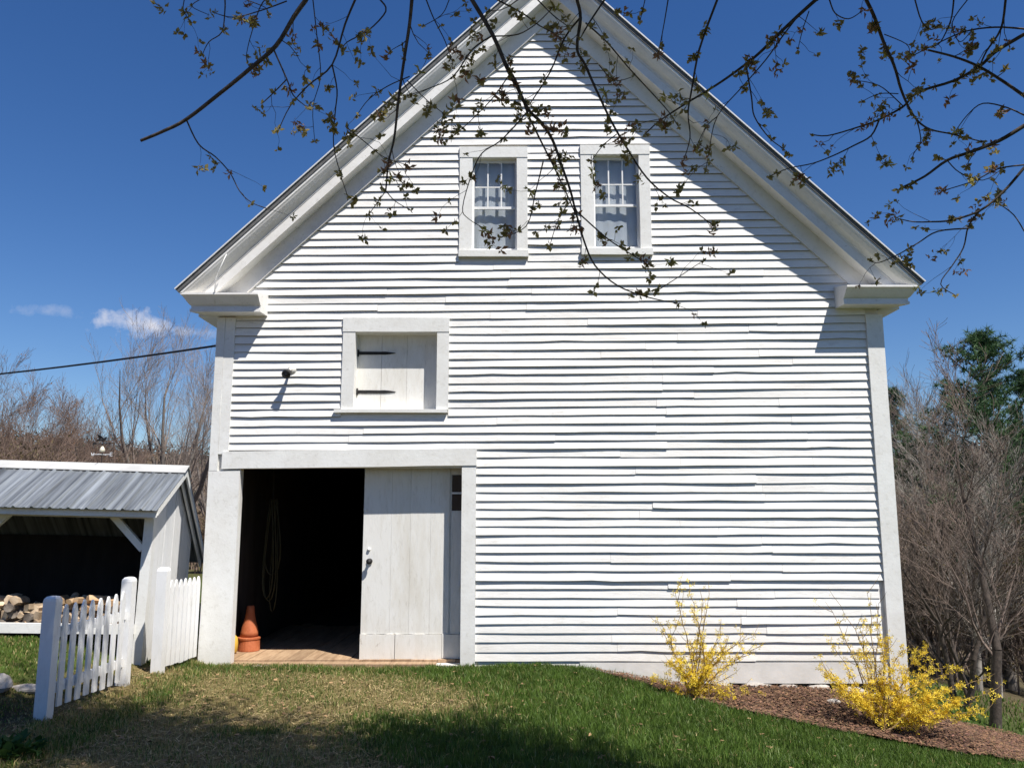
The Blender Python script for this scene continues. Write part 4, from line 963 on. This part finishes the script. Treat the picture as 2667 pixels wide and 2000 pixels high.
def bare_tree(name, loc, H, r, seed, label, group, mat_t, mat_c, stems=1, spread=.55, up=.05, kids=(3, 3, 3), lean=.05, maxlev=3, thick=1.0, nseg=6, budmat=None, nbud=0):
    rg = random.Random(seed); e = obj_thing(name, loc, label, 'tree' if 'shrub' not in name else 'shrub', group); out = []
    for s_ in range(stems):
        a = rg.uniform(0, 6.28); ln = lean if stems == 1 else rg.uniform(.12, .42)
        grow(rg, Vector((rg.gauss(0, .06*stems**.5), rg.gauss(0, .06*stems**.5), -.15)), Vector((math.cos(a)*ln, math.sin(a)*ln, 1)).normalized(), H*rg.uniform(.85, 1.0), r*rg.uniform(.75, 1), 0, maxlev, out, spread, nseg, up, kids)
    seg_mesh('trunk', [s_[:4] for s_ in out if s_[4] == 0], 7, mat_t, e)
    tw = [(a, b, c*thick, d*thick) for a, b, c, d, l in out if l > 0]
    seg_mesh('crown', tw, 3, mat_c, e)
    if budmat is not None:
        ends = np.array([tuple(b) for a, b, c, d in tw[len(tw)//6:]]); rr = np.random.RandomState(seed); pick = rr.randint(0, len(ends), nbud); c = ends[pick]+rr.normal(0, .05, (nbud, 3)); s2 = rr.uniform(.02, .055, (nbud, 1))
        d1 = rr.normal(0, 1, (nbud, 3)); d1 /= np.linalg.norm(d1, axis=1, keepdims=True); d2 = np.cross(d1, rr.normal(0, 1, (nbud, 3))); d2 /= np.linalg.norm(d2, axis=1, keepdims=True)
        V = np.stack([c-d1*s2, c+d2*s2*.5, c+d1*s2, c-d2*s2*.5], 1); np_mesh('leaves', V.reshape(-1, 3), np.arange(nbud*4).reshape(-1, 4), budmat, e)['kind'] = 'stuff'
    return e
def at_px(u, Y, v=1345):
    x = wp(u, v, Y)[0]; return Vector((x, Y, float(ground(x, Y))))
# left: tall multi-stemmed trees, then the row further left, then brush
bare_tree('bare_tree', at_px(425, 38), 10.0, .19, 4, 'tall multi-stemmed bare tree rising just left of the barn corner', None, M['bark'], M['twig'], stems=6, spread=.42, up=.09, kids=(2, 2, 3), thick=1.15)
bare_tree('bare_tree', at_px(545, 52), 9.5, .16, 15, 'faint bare tree partly hidden by the barn corner on the left', None, M['bark'], M['twig'], stems=3, spread=.5, up=.07, kids=(2, 3, 2), thick=1.1)
for i, (u, Y, H, sd) in enumerate(((-70, 30, 6.8, 31), (20, 33, 7.2, 32), (110, 31, 6.2, 33), (195, 36, 6.4, 34), (262, 33, 5.2, 35), (318, 46, 6.0, 36))):
    bare_tree('bare_tree', at_px(u, Y), H, .11, sd, 'bare reddish-grey tree in the row behind the woodshed', 'bare trees behind the woodshed', M['bark'], M['twigred'], stems=4, spread=.5, up=.07, kids=(2, 2, 3), thick=1.1, budmat=M['leaf_brown'], nbud=400)
for i, (u, Y, H) in enumerate(((-120, 24, 3.9), (-20, 25, 3.8), (60, 24, 3.3), (135, 25, 3.0), (210, 26, 2.8), (275, 27, 2.0), (350, 29, 1.7), (430, 30, 1.6), (500, 28, 1.6), (560, 26, 1.7))):
    bare_tree('brush_shrub', at_px(u, Y), H, .03, 60+i, 'brown twiggy brush growing behind the woodshed', 'brush behind the woodshed', M['twigred'], M['twigred'], stems=14, spread=.55, up=.03, kids=(2, 3, 2), maxlev=2, thick=1.6, nseg=5, budmat=M['shrubleaf'], nbud=1900)
# right: thicket
bare_tree('bare_tree', at_px(2592, 11.9, 1900), 4.7, .085, 71, 'dark straight tree trunk nearest the camera at the right edge', None, M['barkdark'], M['twigdark'], spread=.62, up=.05, kids=(1, 2, 2), lean=.02, nseg=8)
bare_tree('bare_tree', at_px(2500, 13.5, 1900), 2.9, .07, 72, 'small dark crooked tree behind the right forsythia', None, M['barkdark'], M['barkdark'], stems=2, spread=.7, up=.03, kids=(2, 2, 2))
bare_tree('bare_tree', at_px(2545, 15, 1900), 4.2, .045, 73, 'slender dark sapling beside the straight trunk on the right', None, M['barkdark'], M['twigdark'], stems=2, spread=.5, up=.06, kids=(2, 2, 2))
for i, (u, Y, H, mt) in enumerate(((2390, 21, 9.4, 'twigpale'), (2470, 19, 9.0, 'twigpale'), (2540, 17, 7.0, 'twigpale'), (2340, 30, 11.0, 'twigdark'), (2430, 28, 11.2, 'twigdark'), (2520, 27, 12.0, 'twigpale'), (2620, 29, 12.4, 'twigdark'))):
    bare_tree('bare_tree', at_px(u, Y, 1345), H*.68, .07, 80+i, 'pale grey bare tree in the thicket right of the barn' if mt == 'twigpale' else 'dark bare tree deep in the thicket right of the barn', 'bare trees right of the barn', M['barkdark'] if mt == 'twigdark' else M['twigpale'], M[mt], stems=2, spread=.5, up=.07, kids=(2, 2, 3), lean=.08, thick=1.1)
for i, (u, Y, H) in enumerate(((2330, 20, 3.4), (2400, 19, 3.2), (2465, 18, 3.5), (2530, 20, 3.6), (2650, 19, 2.9), (2740, 20, 3.6), (2360, 26, 4.4), (2450, 26, 4.5), (2540, 26, 4.7), (2640, 26, 4.8), (2310, 32, 4.4), (2480, 36, 5.2), (2600, 36, 5.4), (2400, 40, 5.0))):
    bare_tree('brush_shrub', at_px(u, Y), H, .03, 120+i, 'dense brown twiggy brush in the thicket right of the barn', 'brush right of the barn', M['twigdark'], M['twigdark'], stems=14, spread=.6, up=.03, kids=(2, 3, 2), maxlev=2, thick=1.5, nseg=5, budmat=M['shrubleaf'], nbud=1500)
def pine(loc, H, rad, seed, label):
    rg = random.Random(seed); e = obj_thing('pine_tree', loc, label, 'tree'); segs = []; ends = []
    seg_mesh('trunk', [(Vector((0, 0, -.2)), Vector((.05, 0, H*.5)), .16, .1), (Vector((.05, 0, H*.5)), Vector((0, 0, H)), .1, .02)], 8, M['bark'], e)
    z = H*.22
    while z < H:
        f = (z-H*.22)/(H*.78); L = rad*(1-f)**.75*rg.uniform(.7, 1.15)+.18
        for q in range(rg.randint(4, 6)):
            a = rg.uniform(0, 6.28); el = rg.uniform(.1, .45)+f*.5; L2 = L*rg.uniform(.6, 1.1); p = Vector((0, 0, z)); d = Vector((math.cos(a)*math.cos(el), math.sin(a)*math.cos(el), math.sin(el)))
            segs.append((p, p+d*L2, .022, .006))
            for g in range(int(8+L2*12)):
                t_ = rg.uniform(.3, 1.02); ends.append(p+d*L2*t_+Vector((rg.gauss(0, .1), rg.gauss(0, .1), rg.gauss(.03, .07))))
        z += rg.uniform(.22, .34)
    seg_mesh('branches', segs, 4, M['bark'], e)
    c0 = np.array([tuple(v) for v in ends]); rr = np.random.RandomState(seed); k_ = 16; c = np.repeat(c0, k_, 0); n = len(c)
    d = rr.normal(0, 1, (n, 3)); d[:, 2] += .5; d /= np.linalg.norm(d, axis=1, keepdims=True); s_ = np.cross(d, rr.normal(0, 1, (n, 3))); s_ /= np.linalg.norm(s_, axis=1, keepdims=True)
    L = rr.uniform(.10, .21, (n, 1)); V = np.stack([c+s_*.010, c-s_*.010, c+d*L], 1)
    np_mesh('crown', V.reshape(-1, 3), np.arange(n*3).reshape(-1, 3), M['needle'], e); return e
pine(at_px(2590, 20), 8.3, 3.8, 5, 'tall dark green pine standing above the thicket on the right')
pine(at_px(2345, 33), 9.6, 2.6, 6, 'dark green pine just right of the barn wall')
pine(at_px(2700, 30), 9.8, 3.0, 7, 'dark pine cut by the right edge of the picture')
# far wooded ridge: crowns that read as one mass
n = 9000; rr = np.random.RandomState(3); th = rr.uniform(-2.2, 2.2, n); rad = rr.uniform(95, 230, n); x = np.sin(th)*rad; y = 15+np.cos(th)*rad; z = ground(x, y)
c = np.stack([x, y, z], 1); kk = 14; cc = np.repeat(c, kk, 0); m = len(cc); off = rr.normal(0, 1, (m, 3))*np.array([1.3, 1.3, 1.2]); off[:, 2] = np.abs(off[:, 2])*1.1; ctr = cc+off; s_ = rr.uniform(.25, .8, (m, 1))
d1 = rr.normal(0, 1, (m, 3)); d1[:, 2] += 1; d1 /= np.linalg.norm(d1, axis=1, keepdims=True); d2 = np.cross(d1, rr.normal(0, 1, (m, 3))); d2 /= np.linalg.norm(d2, axis=1, keepdims=True)
V = np.stack([ctr-d1*s_-d2*s_*.3, ctr-d1*s_+d2*s_*.3, ctr+d1*s_], 1)
kind_ = np.repeat(rr.rand(n), kk)[:, None]; colr = np.where(kind_ < .3, np.array([[.035, .05, .03]]), np.array([[.10, .078, .062]]))*rr.uniform(.6, 1.3, (m, 1))
tag(np_mesh('far_woods', V.reshape(-1, 3), np.arange(m*3).reshape(-1, 3), M['grass'], cols=np.repeat(colr, 3, 0)), 'far wooded ridge on the horizon', 'woods', kind='stuff')

# ------------------------------------------------------------------ budding tree whose boughs hang into the picture
tb = Vector((2.7, 1.9, float(ground(2.7, 1.9))))
tree = obj_thing('budding_tree', tb, 'budding tree whose thin boughs with small brown leaves hang across the sky', 'tree')
rt = random.Random(77)
limbs = [[(2.7, 1.9, -.1), (2.72, 1.95, 1.2), (2.62, 2.0, 2.6), (2.3, 2.3, 4.0), (1.6, 3.1, 5.4), (0.7, 3.9, 6.2), (-0.4, 4.4, 6.5), (-1.5, 4.6, 6.4)],
         [(2.62, 2.0, 2.6), (2.8, 2.6, 3.8), (2.9, 3.3, 4.7), (2.6, 3.9, 5.4), (1.9, 4.3, 5.8)],
         [(2.8, 2.6, 3.8), (3.4, 3.1, 4.3), (4.0, 3.7, 4.6), (4.5, 4.3, 4.7)],
         [(2.3, 2.3, 4.0), (2.2, 2.0, 5.5), (1.9, 2.2, 7.0), (1.6, 2.4, 8.2)],
         [(2.72, 1.95, 1.2), (2.9, 1.5, 2.8), (3.4, 1.0, 4.6), (3.7, 0.8, 6.4)]]
lr = [[.15, .14, .125, .085, .06, .045, .032, .02], [.085, .07, .055, .042, .03], [.06, .05, .04, .03], [.075, .06, .045, .02], [.09, .075, .055, .03]]
segs = []; limb_pts = []
for l, rd in zip(limbs, lr):
    P = [Vector(p)-tb for p in l]
    for i in range(len(P)-1):
        K = 6
        for k_ in range(K):
            a = P[i]+(P[i+1]-P[i])*(k_/K); c = P[i]+(P[i+1]-P[i])*((k_+1)/K)
            segs.append((a, c, rd[i]+(rd[i+1]-rd[i])*k_/K, rd[i]+(rd[i+1]-rd[i])*(k_+1)/K))
            if a.z+tb.z > 3.6: limb_pts.append((c, rd[i+1]))
seg_mesh('trunk', segs, 9, M['barkdark'], tree)
# boughs traced in the photograph: (pixels, distance start -> end, radius px start -> end)
BR = [
 ([(797,0),(764,46),(717,122),(650,181),(578,240),(485,312),(422,344),(367,367)], 4.4, 4.6, 7, 4.5),
 ([(485,312),(517,376),(561,409),(599,451),(624,498),(654,527),(700,546)], 4.55, 4.7, 2.4, 1.0),
 ([(713,131),(747,207),(764,249),(800,280)], 4.45, 4.5, 2.6, 1.2), ([(747,207),(715,240),(683,270)], 4.47, 4.5, 2.0, 1.3),
 ([(1073,0),(1067,63),(1054,148),(1039,253),(1027,359),(1012,422),(1005,498)], 4.2, 4.5, 5.2, 2.2),
 ([(1005,498),(985,525),(960,560)], 4.5, 4.5, 1.6, .9), ([(1005,498),(1030,525),(1070,548)], 4.5, 4.5, 1.6, .9),
 ([(1229,0),(1284,93),(1322,181),(1347,228),(1377,287),(1411,321),(1440,367),(1461,426),(1486,498),(1499,549),(1520,624),(1550,692),(1610,745),(1690,775),(1765,790)], 4.2, 4.6, 6, 1.3),
 ([(1284,93),(1318,165),(1350,225),(1372,290),(1395,340),(1425,400),(1450,450),(1478,510),(1500,560)], 4.22, 4.5, 3.6, 1.6),
 ([(1500,549),(1580,620),(1640,660),(1690,690)], 4.5, 4.6, 2.2, 1.2), ([(1715,755),(1770,720),(1830,680)], 4.6, 4.65, 1.6, .9),
 ([(1377,287),(1340,330),(1300,370),(1255,400),(1230,450),(1205,540),(1220,570),(1270,600)], 4.3, 4.5, 2.2, .9),
 ([(1415,420),(1395,500),(1370,590),(1300,620)], 4.4, 4.5, 2.0, .9), ([(1490,520),(1455,570),(1432,640)], 4.45, 4.5, 1.6, .9),
 ([(1284,93),(1230,130),(1180,200),(1120,230),(1060,250)], 4.25, 4.4, 2.6, .9), ([(1290,95),(1350,90),(1400,60),(1440,20)], 4.25, 4.2, 2.0, 1.2),
 ([(1330,190),(1280,260),(1210,330),(1160,370)], 4.3, 4.4, 1.8, .9), ([(1295,0),(1365,38),(1406,68),(1450,90)], 4.2, 4.3, 2.6, 1.2),
 ([(1503,0),(1512,46),(1503,127),(1524,169),(1550,228),(1592,316),(1634,388),(1685,464),(1744,515),(1799,544),(1860,590)], 4.3, 4.7, 5, 1.4),
 ([(1512,46),(1470,101),(1432,190),(1381,270)], 4.3, 4.4, 3, 1.5), ([(1575,0),(1533,63),(1512,100)], 4.3, 4.3, 3, 1.6),
 ([(1606,350),(1570,380),(1540,420)], 4.5, 4.5, 1.6, .9), ([(1525,60),(1580,110),(1640,180),(1700,245),(1740,290),(1767,330)], 4.3, 4.5, 2.4, 1.2),
 ([(2126,0),(2079,42),(2029,89),(1978,139),(1936,173),(1877,215),(1822,249),(1767,283),(1715,318),(1680,350)], 4.3, 4.6, 5.5, 1.6),
 ([(1868,0),(1822,127),(1801,236),(1792,295),(1797,359),(1780,420)], 4.4, 4.6, 3.6, 1.1),
 ([(2079,42),(2037,97),(1995,156),(1936,224),(1868,304),(1847,392),(1839,443)], 4.3, 4.5, 2.4, .9),
 ([(1944,177),(1957,253),(1965,304),(2003,359),(2041,388)], 4.4, 4.5, 2.6, 1.2), ([(1868,304),(1840,330),(1815,380)], 4.5, 4.5, 1.6, .9),
 ([(2256,0),(2278,46),(2303,114),(2328,169),(2345,228),(2366,278),(2391,316),(2425,338),(2480,350),(2560,370)], 4.5, 4.7, 5.5, 1.6),
 ([(2666,91),(2594,135),(2552,173),(2484,211),(2391,241),(2353,278),(2290,312),(2231,333),(2155,354),(2110,350)], 4.5, 4.8, 5.5, 1.4),
 ([(2290,312),(2269,354),(2223,380),(2172,405),(2117,426),(2054,439),(2003,460)], 4.7, 4.8, 2.8, 1.2),
 ([(2666,329),(2602,367),(2526,397),(2467,418),(2408,460),(2353,487)], 4.4, 4.6, 6.0, 2.6),
 ([(2666,439),(2615,498),(2552,549),(2476,574),(2425,578),(2379,578),(2341,570)], 4.6, 4.8, 4.2, 1.2),
 ([(2552,549),(2522,591),(2509,646),(2480,692),(2450,740),(2490,770)], 4.7, 4.8, 2.6, 1.1), ([(2522,595),(2442,603),(2391,633),(2341,662),(2290,684),(2265,680)], 4.7, 4.85, 2.4, 1.1),
 ([(2417,131),(2484,148),(2548,173),(2611,211),(2666,249)], 4.6, 4.5, 3.0, 5.0),
 ([(2619,0),(2607,76),(2569,135),(2552,173)], 4.4, 4.5, 3.6, 2.0), ([(2484,0),(2476,55),(2450,110),(2430,122)], 4.5, 4.6, 2.6, 1.2),
 ([(2383,0),(2400,55),(2425,78),(2450,63)], 4.5, 4.6, 2.2, 1.2), ([(2666,76),(2590,72),(2510,84),(2425,122),(2358,156)], 4.5, 4.7, 3, 1.2),
 ([(2390,318),(2398,370),(2380,400),(2376,420)], 4.7, 4.7, 1.8, .9), ([(2666,600),(2640,560),(2600,530)], 4.7, 4.7, 2, 1.2),
 ([(2666,430),(2600,440),(2540,470),(2480,490),(2440,500)], 4.6, 4.7, 2.4, 1.0), ([(2467,418),(2500,450),(2560,470),(2610,440)], 4.6, 4.7, 1.8, 1.0),
 ([(2666,300),(2620,280),(2560,270),(2520,300),(2490,340)], 4.6, 4.7, 2.4, 1.2), ([(2353,278),(2300,230),(2260,215),(2220,210)], 4.7, 4.75, 1.8, .9),
 ([(2340,245),(2290,245),(2245,265)], 4.7, 4.75, 1.6, .9), ([(2303,90),(2360,115),(2370,140)], 4.6, 4.6, 1.6, .9),
 ([(586,0),(586,25),(578,84),(544,110),(527,143)], 4.5, 4.6, 2.4, 1.0), ([(747,4),(675,30),(608,46),(560,35)], 4.5, 4.6, 2.2, 1.0), ([(690,0),(675,25),(650,105),(641,148)], 4.5, 4.6, 2.0, .9),
 ([(480,0),(478,30),(500,60)], 4.6, 4.6, 1.6, .9), ([(400,0),(405,10),(420,20)], 4.6, 4.6, 1.6, 1), ([(520,0),(500,18),(545,40)], 4.6, 4.6, 1.4, .9),
 ([(925,0),(899,63),(865,169),(802,224),(755,278),(726,338)], 4.4, 4.6, 3.4, 1.1), ([(865,169),(878,236),(873,295),(869,380),(890,464),(905,510)], 4.45, 4.6, 2.4, .9),
 ([(815,0),(826,100),(835,200),(815,280),(820,370)], 4.5, 4.6, 1.8, .8), ([(990,0),(1005,30),(960,80),(905,110),(890,130)], 4.4, 4.4, 2.6, 1.2), ([(1110,0),(1130,50),(1160,110),(1180,170)], 4.3, 4.4, 2, 1.0),
 ([(1067,200),(1010,225),(960,260),(930,300)], 4.4, 4.5, 1.8, .9), ([(1060,210),(1110,260),(1160,300)], 4.4, 4.5, 1.6, .9), ([(900,330),(950,370),(1000,410),(1060,430)], 4.5, 4.5, 1.6, .9), ([(1680,0),(1667,56)], 4.4, 4.4, 1.5, .9),
 ([(1740,0),(1730,60),(1715,140)], 4.4, 4.5, 2.0, 1.0), ([(2160,0),(2175,35),(2210,50),(2245,30)], 4.5, 4.5, 2.2, 1.2), ([(2107,30),(2090,80),(2078,130)], 4.4, 4.4, 1.6, .9), ([(2520,0),(2480,60),(2500,110),(2530,80)], 4.6, 4.6, 1.8, 1.0),
 ([(1350,0),(1310,25),(1270,30)], 4.3, 4.3, 1.6, .9), ([(1400,0),(1440,40),(1480,70)], 4.3, 4.3, 2.0, 1.1), ([(1560,170),(1600,210),(1650,200)], 4.4, 4.4, 1.5, .9), ([(640,0),(690,20),(700,40)], 4.5, 4.5, 1.6, .9), ([(1170,0),(1150,40),(1100,70)], 4.3, 4.3, 1.5, .9),
]
clusters = []
def subtwig(p, d, L, r, out, depth=0):
    n = 4; prev = p; dd = d
    for i in range(n):
        dd = (dd+Vector((rt.gauss(0, .22), rt.gauss(0, .22), rt.gauss(-.06, .16)))).normalized(); q = prev+dd*L/n
        out.append((prev, q, r*(1-.6*i/n), r*(1-.6*(i+1)/n))); prev = q
        if depth == 0 and rt.random() < .25: subtwig(q, (dd+Vector((rt.gauss(0, .7), rt.gauss(0, .5), rt.gauss(0, .7)))).normalized(), L*.5, r*.7, out, 1)
        elif rt.random() < .16: clusters.append((q, dd))
    clusters.append((prev, dd))
for px, y0, y1, r0, r1 in BR:
    n = len(px); P = []
    for i, (u, v) in enumerate(px):
        f = i/(n-1); P.append(PX(u, v, y0+(y1-y0)*f))
    # resample smoothly
    Q = []; 
    for i in range(n-1):
        pm = P[max(i-1, 0)]; pa, pb = P[i], P[i+1]; pn = P[min(i+2, n-1)]
        for k_ in range(4):
            t_ = k_/4; Q.append(0.5*((2*pa)+(pb-pm)*t_+(2*pm-5*pa+4*pb-pn)*t_**2+(-pm+3*pa-3*pb+pn)*t_**3))
    Q.append(P[-1])
    segs = []; N_ = len(Q)
    sc = 4.5/FPX
    for i in range(N_-1):
        segs.append((Q[i]-tb, Q[i+1]-tb, (r0+(r1-r0)*i/N_)*sc, (r0+(r1-r0)*(i+1)/N_)*sc))
    edge = px[0][1] <= 0 or px[0][0] >= 2660 or px[-1][0] >= 2660
    if edge:
        s0 = Q[0]; rr0 = r0; 
        if px[-1][0] >= 2660 and px[0][0] < 2660: s0 = Q[-1]; rr0 = r1
        outd = (Q[0]-Q[2]).normalized() if s0 is Q[0] else (Q[-1]-Q[-3]).normalized()
        best = min(limb_pts, key=lambda lp_: (lp_[0]+tb-(s0+outd*.9)).length + (5 if (lp_[0]+tb).z < s0.z-.3 else 0))
        L0 = best[0]+tb; prev = s0
        for i in range(1, 9):
            t_ = i/8; c1 = s0+outd*min(.8, (L0-s0).length*.4); p = s0*(1-t_)**2+c1*2*t_*(1-t_)+L0*t_*t_
            ra = (rr0+2.0*(i-1)/8)*sc; rb = (rr0+2.0*i/8)*sc; segs.append((prev-tb, p-tb, ra, rb)); prev = p
    tw = []
    leng = sum((Q[i+1]-Q[i]).length for i in range(N_-1)); acc = 0; nxt = rt.uniform(.05, .14)
    clear = px[0] == (797, 0)
    for i in range(N_-1):
        acc += (Q[i+1]-Q[i]).length
        if acc > nxt and not (clear and i > 9):
            nxt = acc+rt.uniform(.07, .19); d = (Q[i+1]-Q[i]).normalized(); nd = (d*.7+Vector((rt.gauss(0, .6), rt.gauss(0, .35), rt.gauss(-.18, .5)))).normalized()
            subtwig(Q[i+1], nd, rt.uniform(.05, .24), min(.0032, max(.0016, (r1)*sc*.7)), tw)
    if not (clear or px[0] == (485, 312)): clusters.append((Q[-1], (Q[-1]-Q[-2]).normalized()))
    if rt.random() < .5 and not clear: clusters.append((Q[N_//2], Vector((0, 0, -1))))
    segs += [(a-tb, b-tb, c, d) for a, b, c, d in tw]
    seg_mesh('branch', segs, 5, M['barkdark'], tree)
# leaf clusters: shared meshes
def cluster_mesh(seed, mat, nl):
    rg = random.Random(seed); V, Fc = [], []
    for i in range(nl):
        a = rg.uniform(0, 6.28); el = rg.uniform(-1.2, .7); d = Vector((math.cos(a)*math.cos(el), math.sin(a)*math.cos(el), math.sin(el))); L_ = rg.uniform(.018, .040); s_ = d.orthogonal().normalized(); s_.rotate(Matrix.Rotation(rg.uniform(0, 6.28), 3, d)); w_ = L_*rg.uniform(.15, .26)
        o = Vector((rg.gauss(0, .007), rg.gauss(0, .007), rg.gauss(0, .009))); up_ = d.cross(s_)*L_*.18; k_ = len(V)
        V += [o, o+d*L_*.45+s_*w_+up_, o+d*L_, o+d*L_*.45-s_*w_+up_, o+d*L_*.5]; Fc += [(k_, k_+1, k_+4), (k_+1, k_+2, k_+4), (k_+2, k_+3, k_+4), (k_+3, k_, k_+4)]
    me = bpy.data.meshes.new('leaf_cluster'); me.from_pydata([tuple(v) for v in V], [], Fc); me.update(); me.materials.append(mat); return me
CM = [cluster_mesh(i, M[m_], nl+2) for i, (m_, nl) in enumerate((('leaf_brown', 7), ('leaf_brown', 6), ('leaf_brown', 9), ('leaf_olive', 7), ('leaf_olive', 9), ('leaf_olive', 6), ('leaf_lime', 8), ('leaf_brown', 5)))]
rt.shuffle(clusters)
extra = clusters[300:]
for p, d in clusters[:300]:
    o = bpy.data.objects.new('leaf_cluster', CM[rt.randrange(8)]); COL.objects.link(o); o.parent = tree; o.location = p-tb; o.rotation_euler = (rt.uniform(0, 6.28), rt.uniform(0, 6.28), rt.uniform(0, 6.28)); s_ = rt.uniform(.8, 1.5); o.scale = (s_, s_, s_)
print('clusters', len(clusters))
# the rest of the crown, above and behind the view: twigs and leaves in one mass
segs = []; cen = []
front_pts = [q for q in limb_pts if (q[0]+tb).y > 2.6 and (q[0]+tb).z > 5.0]
for i in range(1300):
    lp_, rd = rt.choice(front_pts if i % 10 else limb_pts); p = lp_+Vector((rt.gauss(0, .1), rt.gauss(0, .1), .05)); d = Vector((rt.gauss(0, .8), rt.gauss(-.1, .6), rt.uniform(.1, 1.2))).normalized(); L_ = rt.uniform(.6, 2.0); prev = p
    for k_ in range(5):
        d = (d+Vector((rt.gauss(0, .2), rt.gauss(0, .2), rt.gauss(.03, .15)))).normalized(); q = prev+d*L_/5; w_ = q+tb
        if w_.y > .3 and (w_.z-CAMZ) < .80*w_.y+.25 and abs(w_.x) < .75*w_.y+.3: break
        segs.append((prev, q, .012*(1-k_/6), .012*(1-(k_+1)/6)))
        for g in range(3): cen.append(q+Vector((rt.gauss(0, .16), rt.gauss(0, .16), rt.gauss(0, .14))))
        prev = q
cen = [c for c in cen if not ((c+tb).y > .3 and ((c+tb).z-CAMZ) < .78*(c+tb).y+.15 and abs((c+tb).x) < .75*(c+tb).y+.3)]
cen += [p-tb for p, d in extra]
c0 = np.array([tuple(v) for v in cen]); rr = np.random.RandomState(8); kk = 7; c = np.repeat(c0, kk, 0); n = len(c)
d1 = rr.normal(0, 1, (n, 3)); d1 /= np.linalg.norm(d1, axis=1, keepdims=True); d2 = np.cross(d1, rr.normal(0, 1, (n, 3))); d2 /= np.linalg.norm(d2, axis=1, keepdims=True); big = np.repeat(np.where(np.arange(len(c0)) < len(c0)-len(extra), 1.9, 1.0), kk)[:, None]
L = rr.uniform(.018, .04, (n, 1))*big; V = np.stack([c, c+d1*L*.5+d2*L*.32, c+d1*L, c+d1*L*.5-d2*L*.32], 1)
cr = np_mesh('crown_leaves', V.reshape(-1, 3), np.arange(n*4).reshape(-1, 4), M['leaf_olive'], tree); cr['kind'] = 'stuff'
cs_ = seg_mesh('crown_twigs', segs, 3, M['barkdark'], tree); cs_['kind'] = 'stuff'
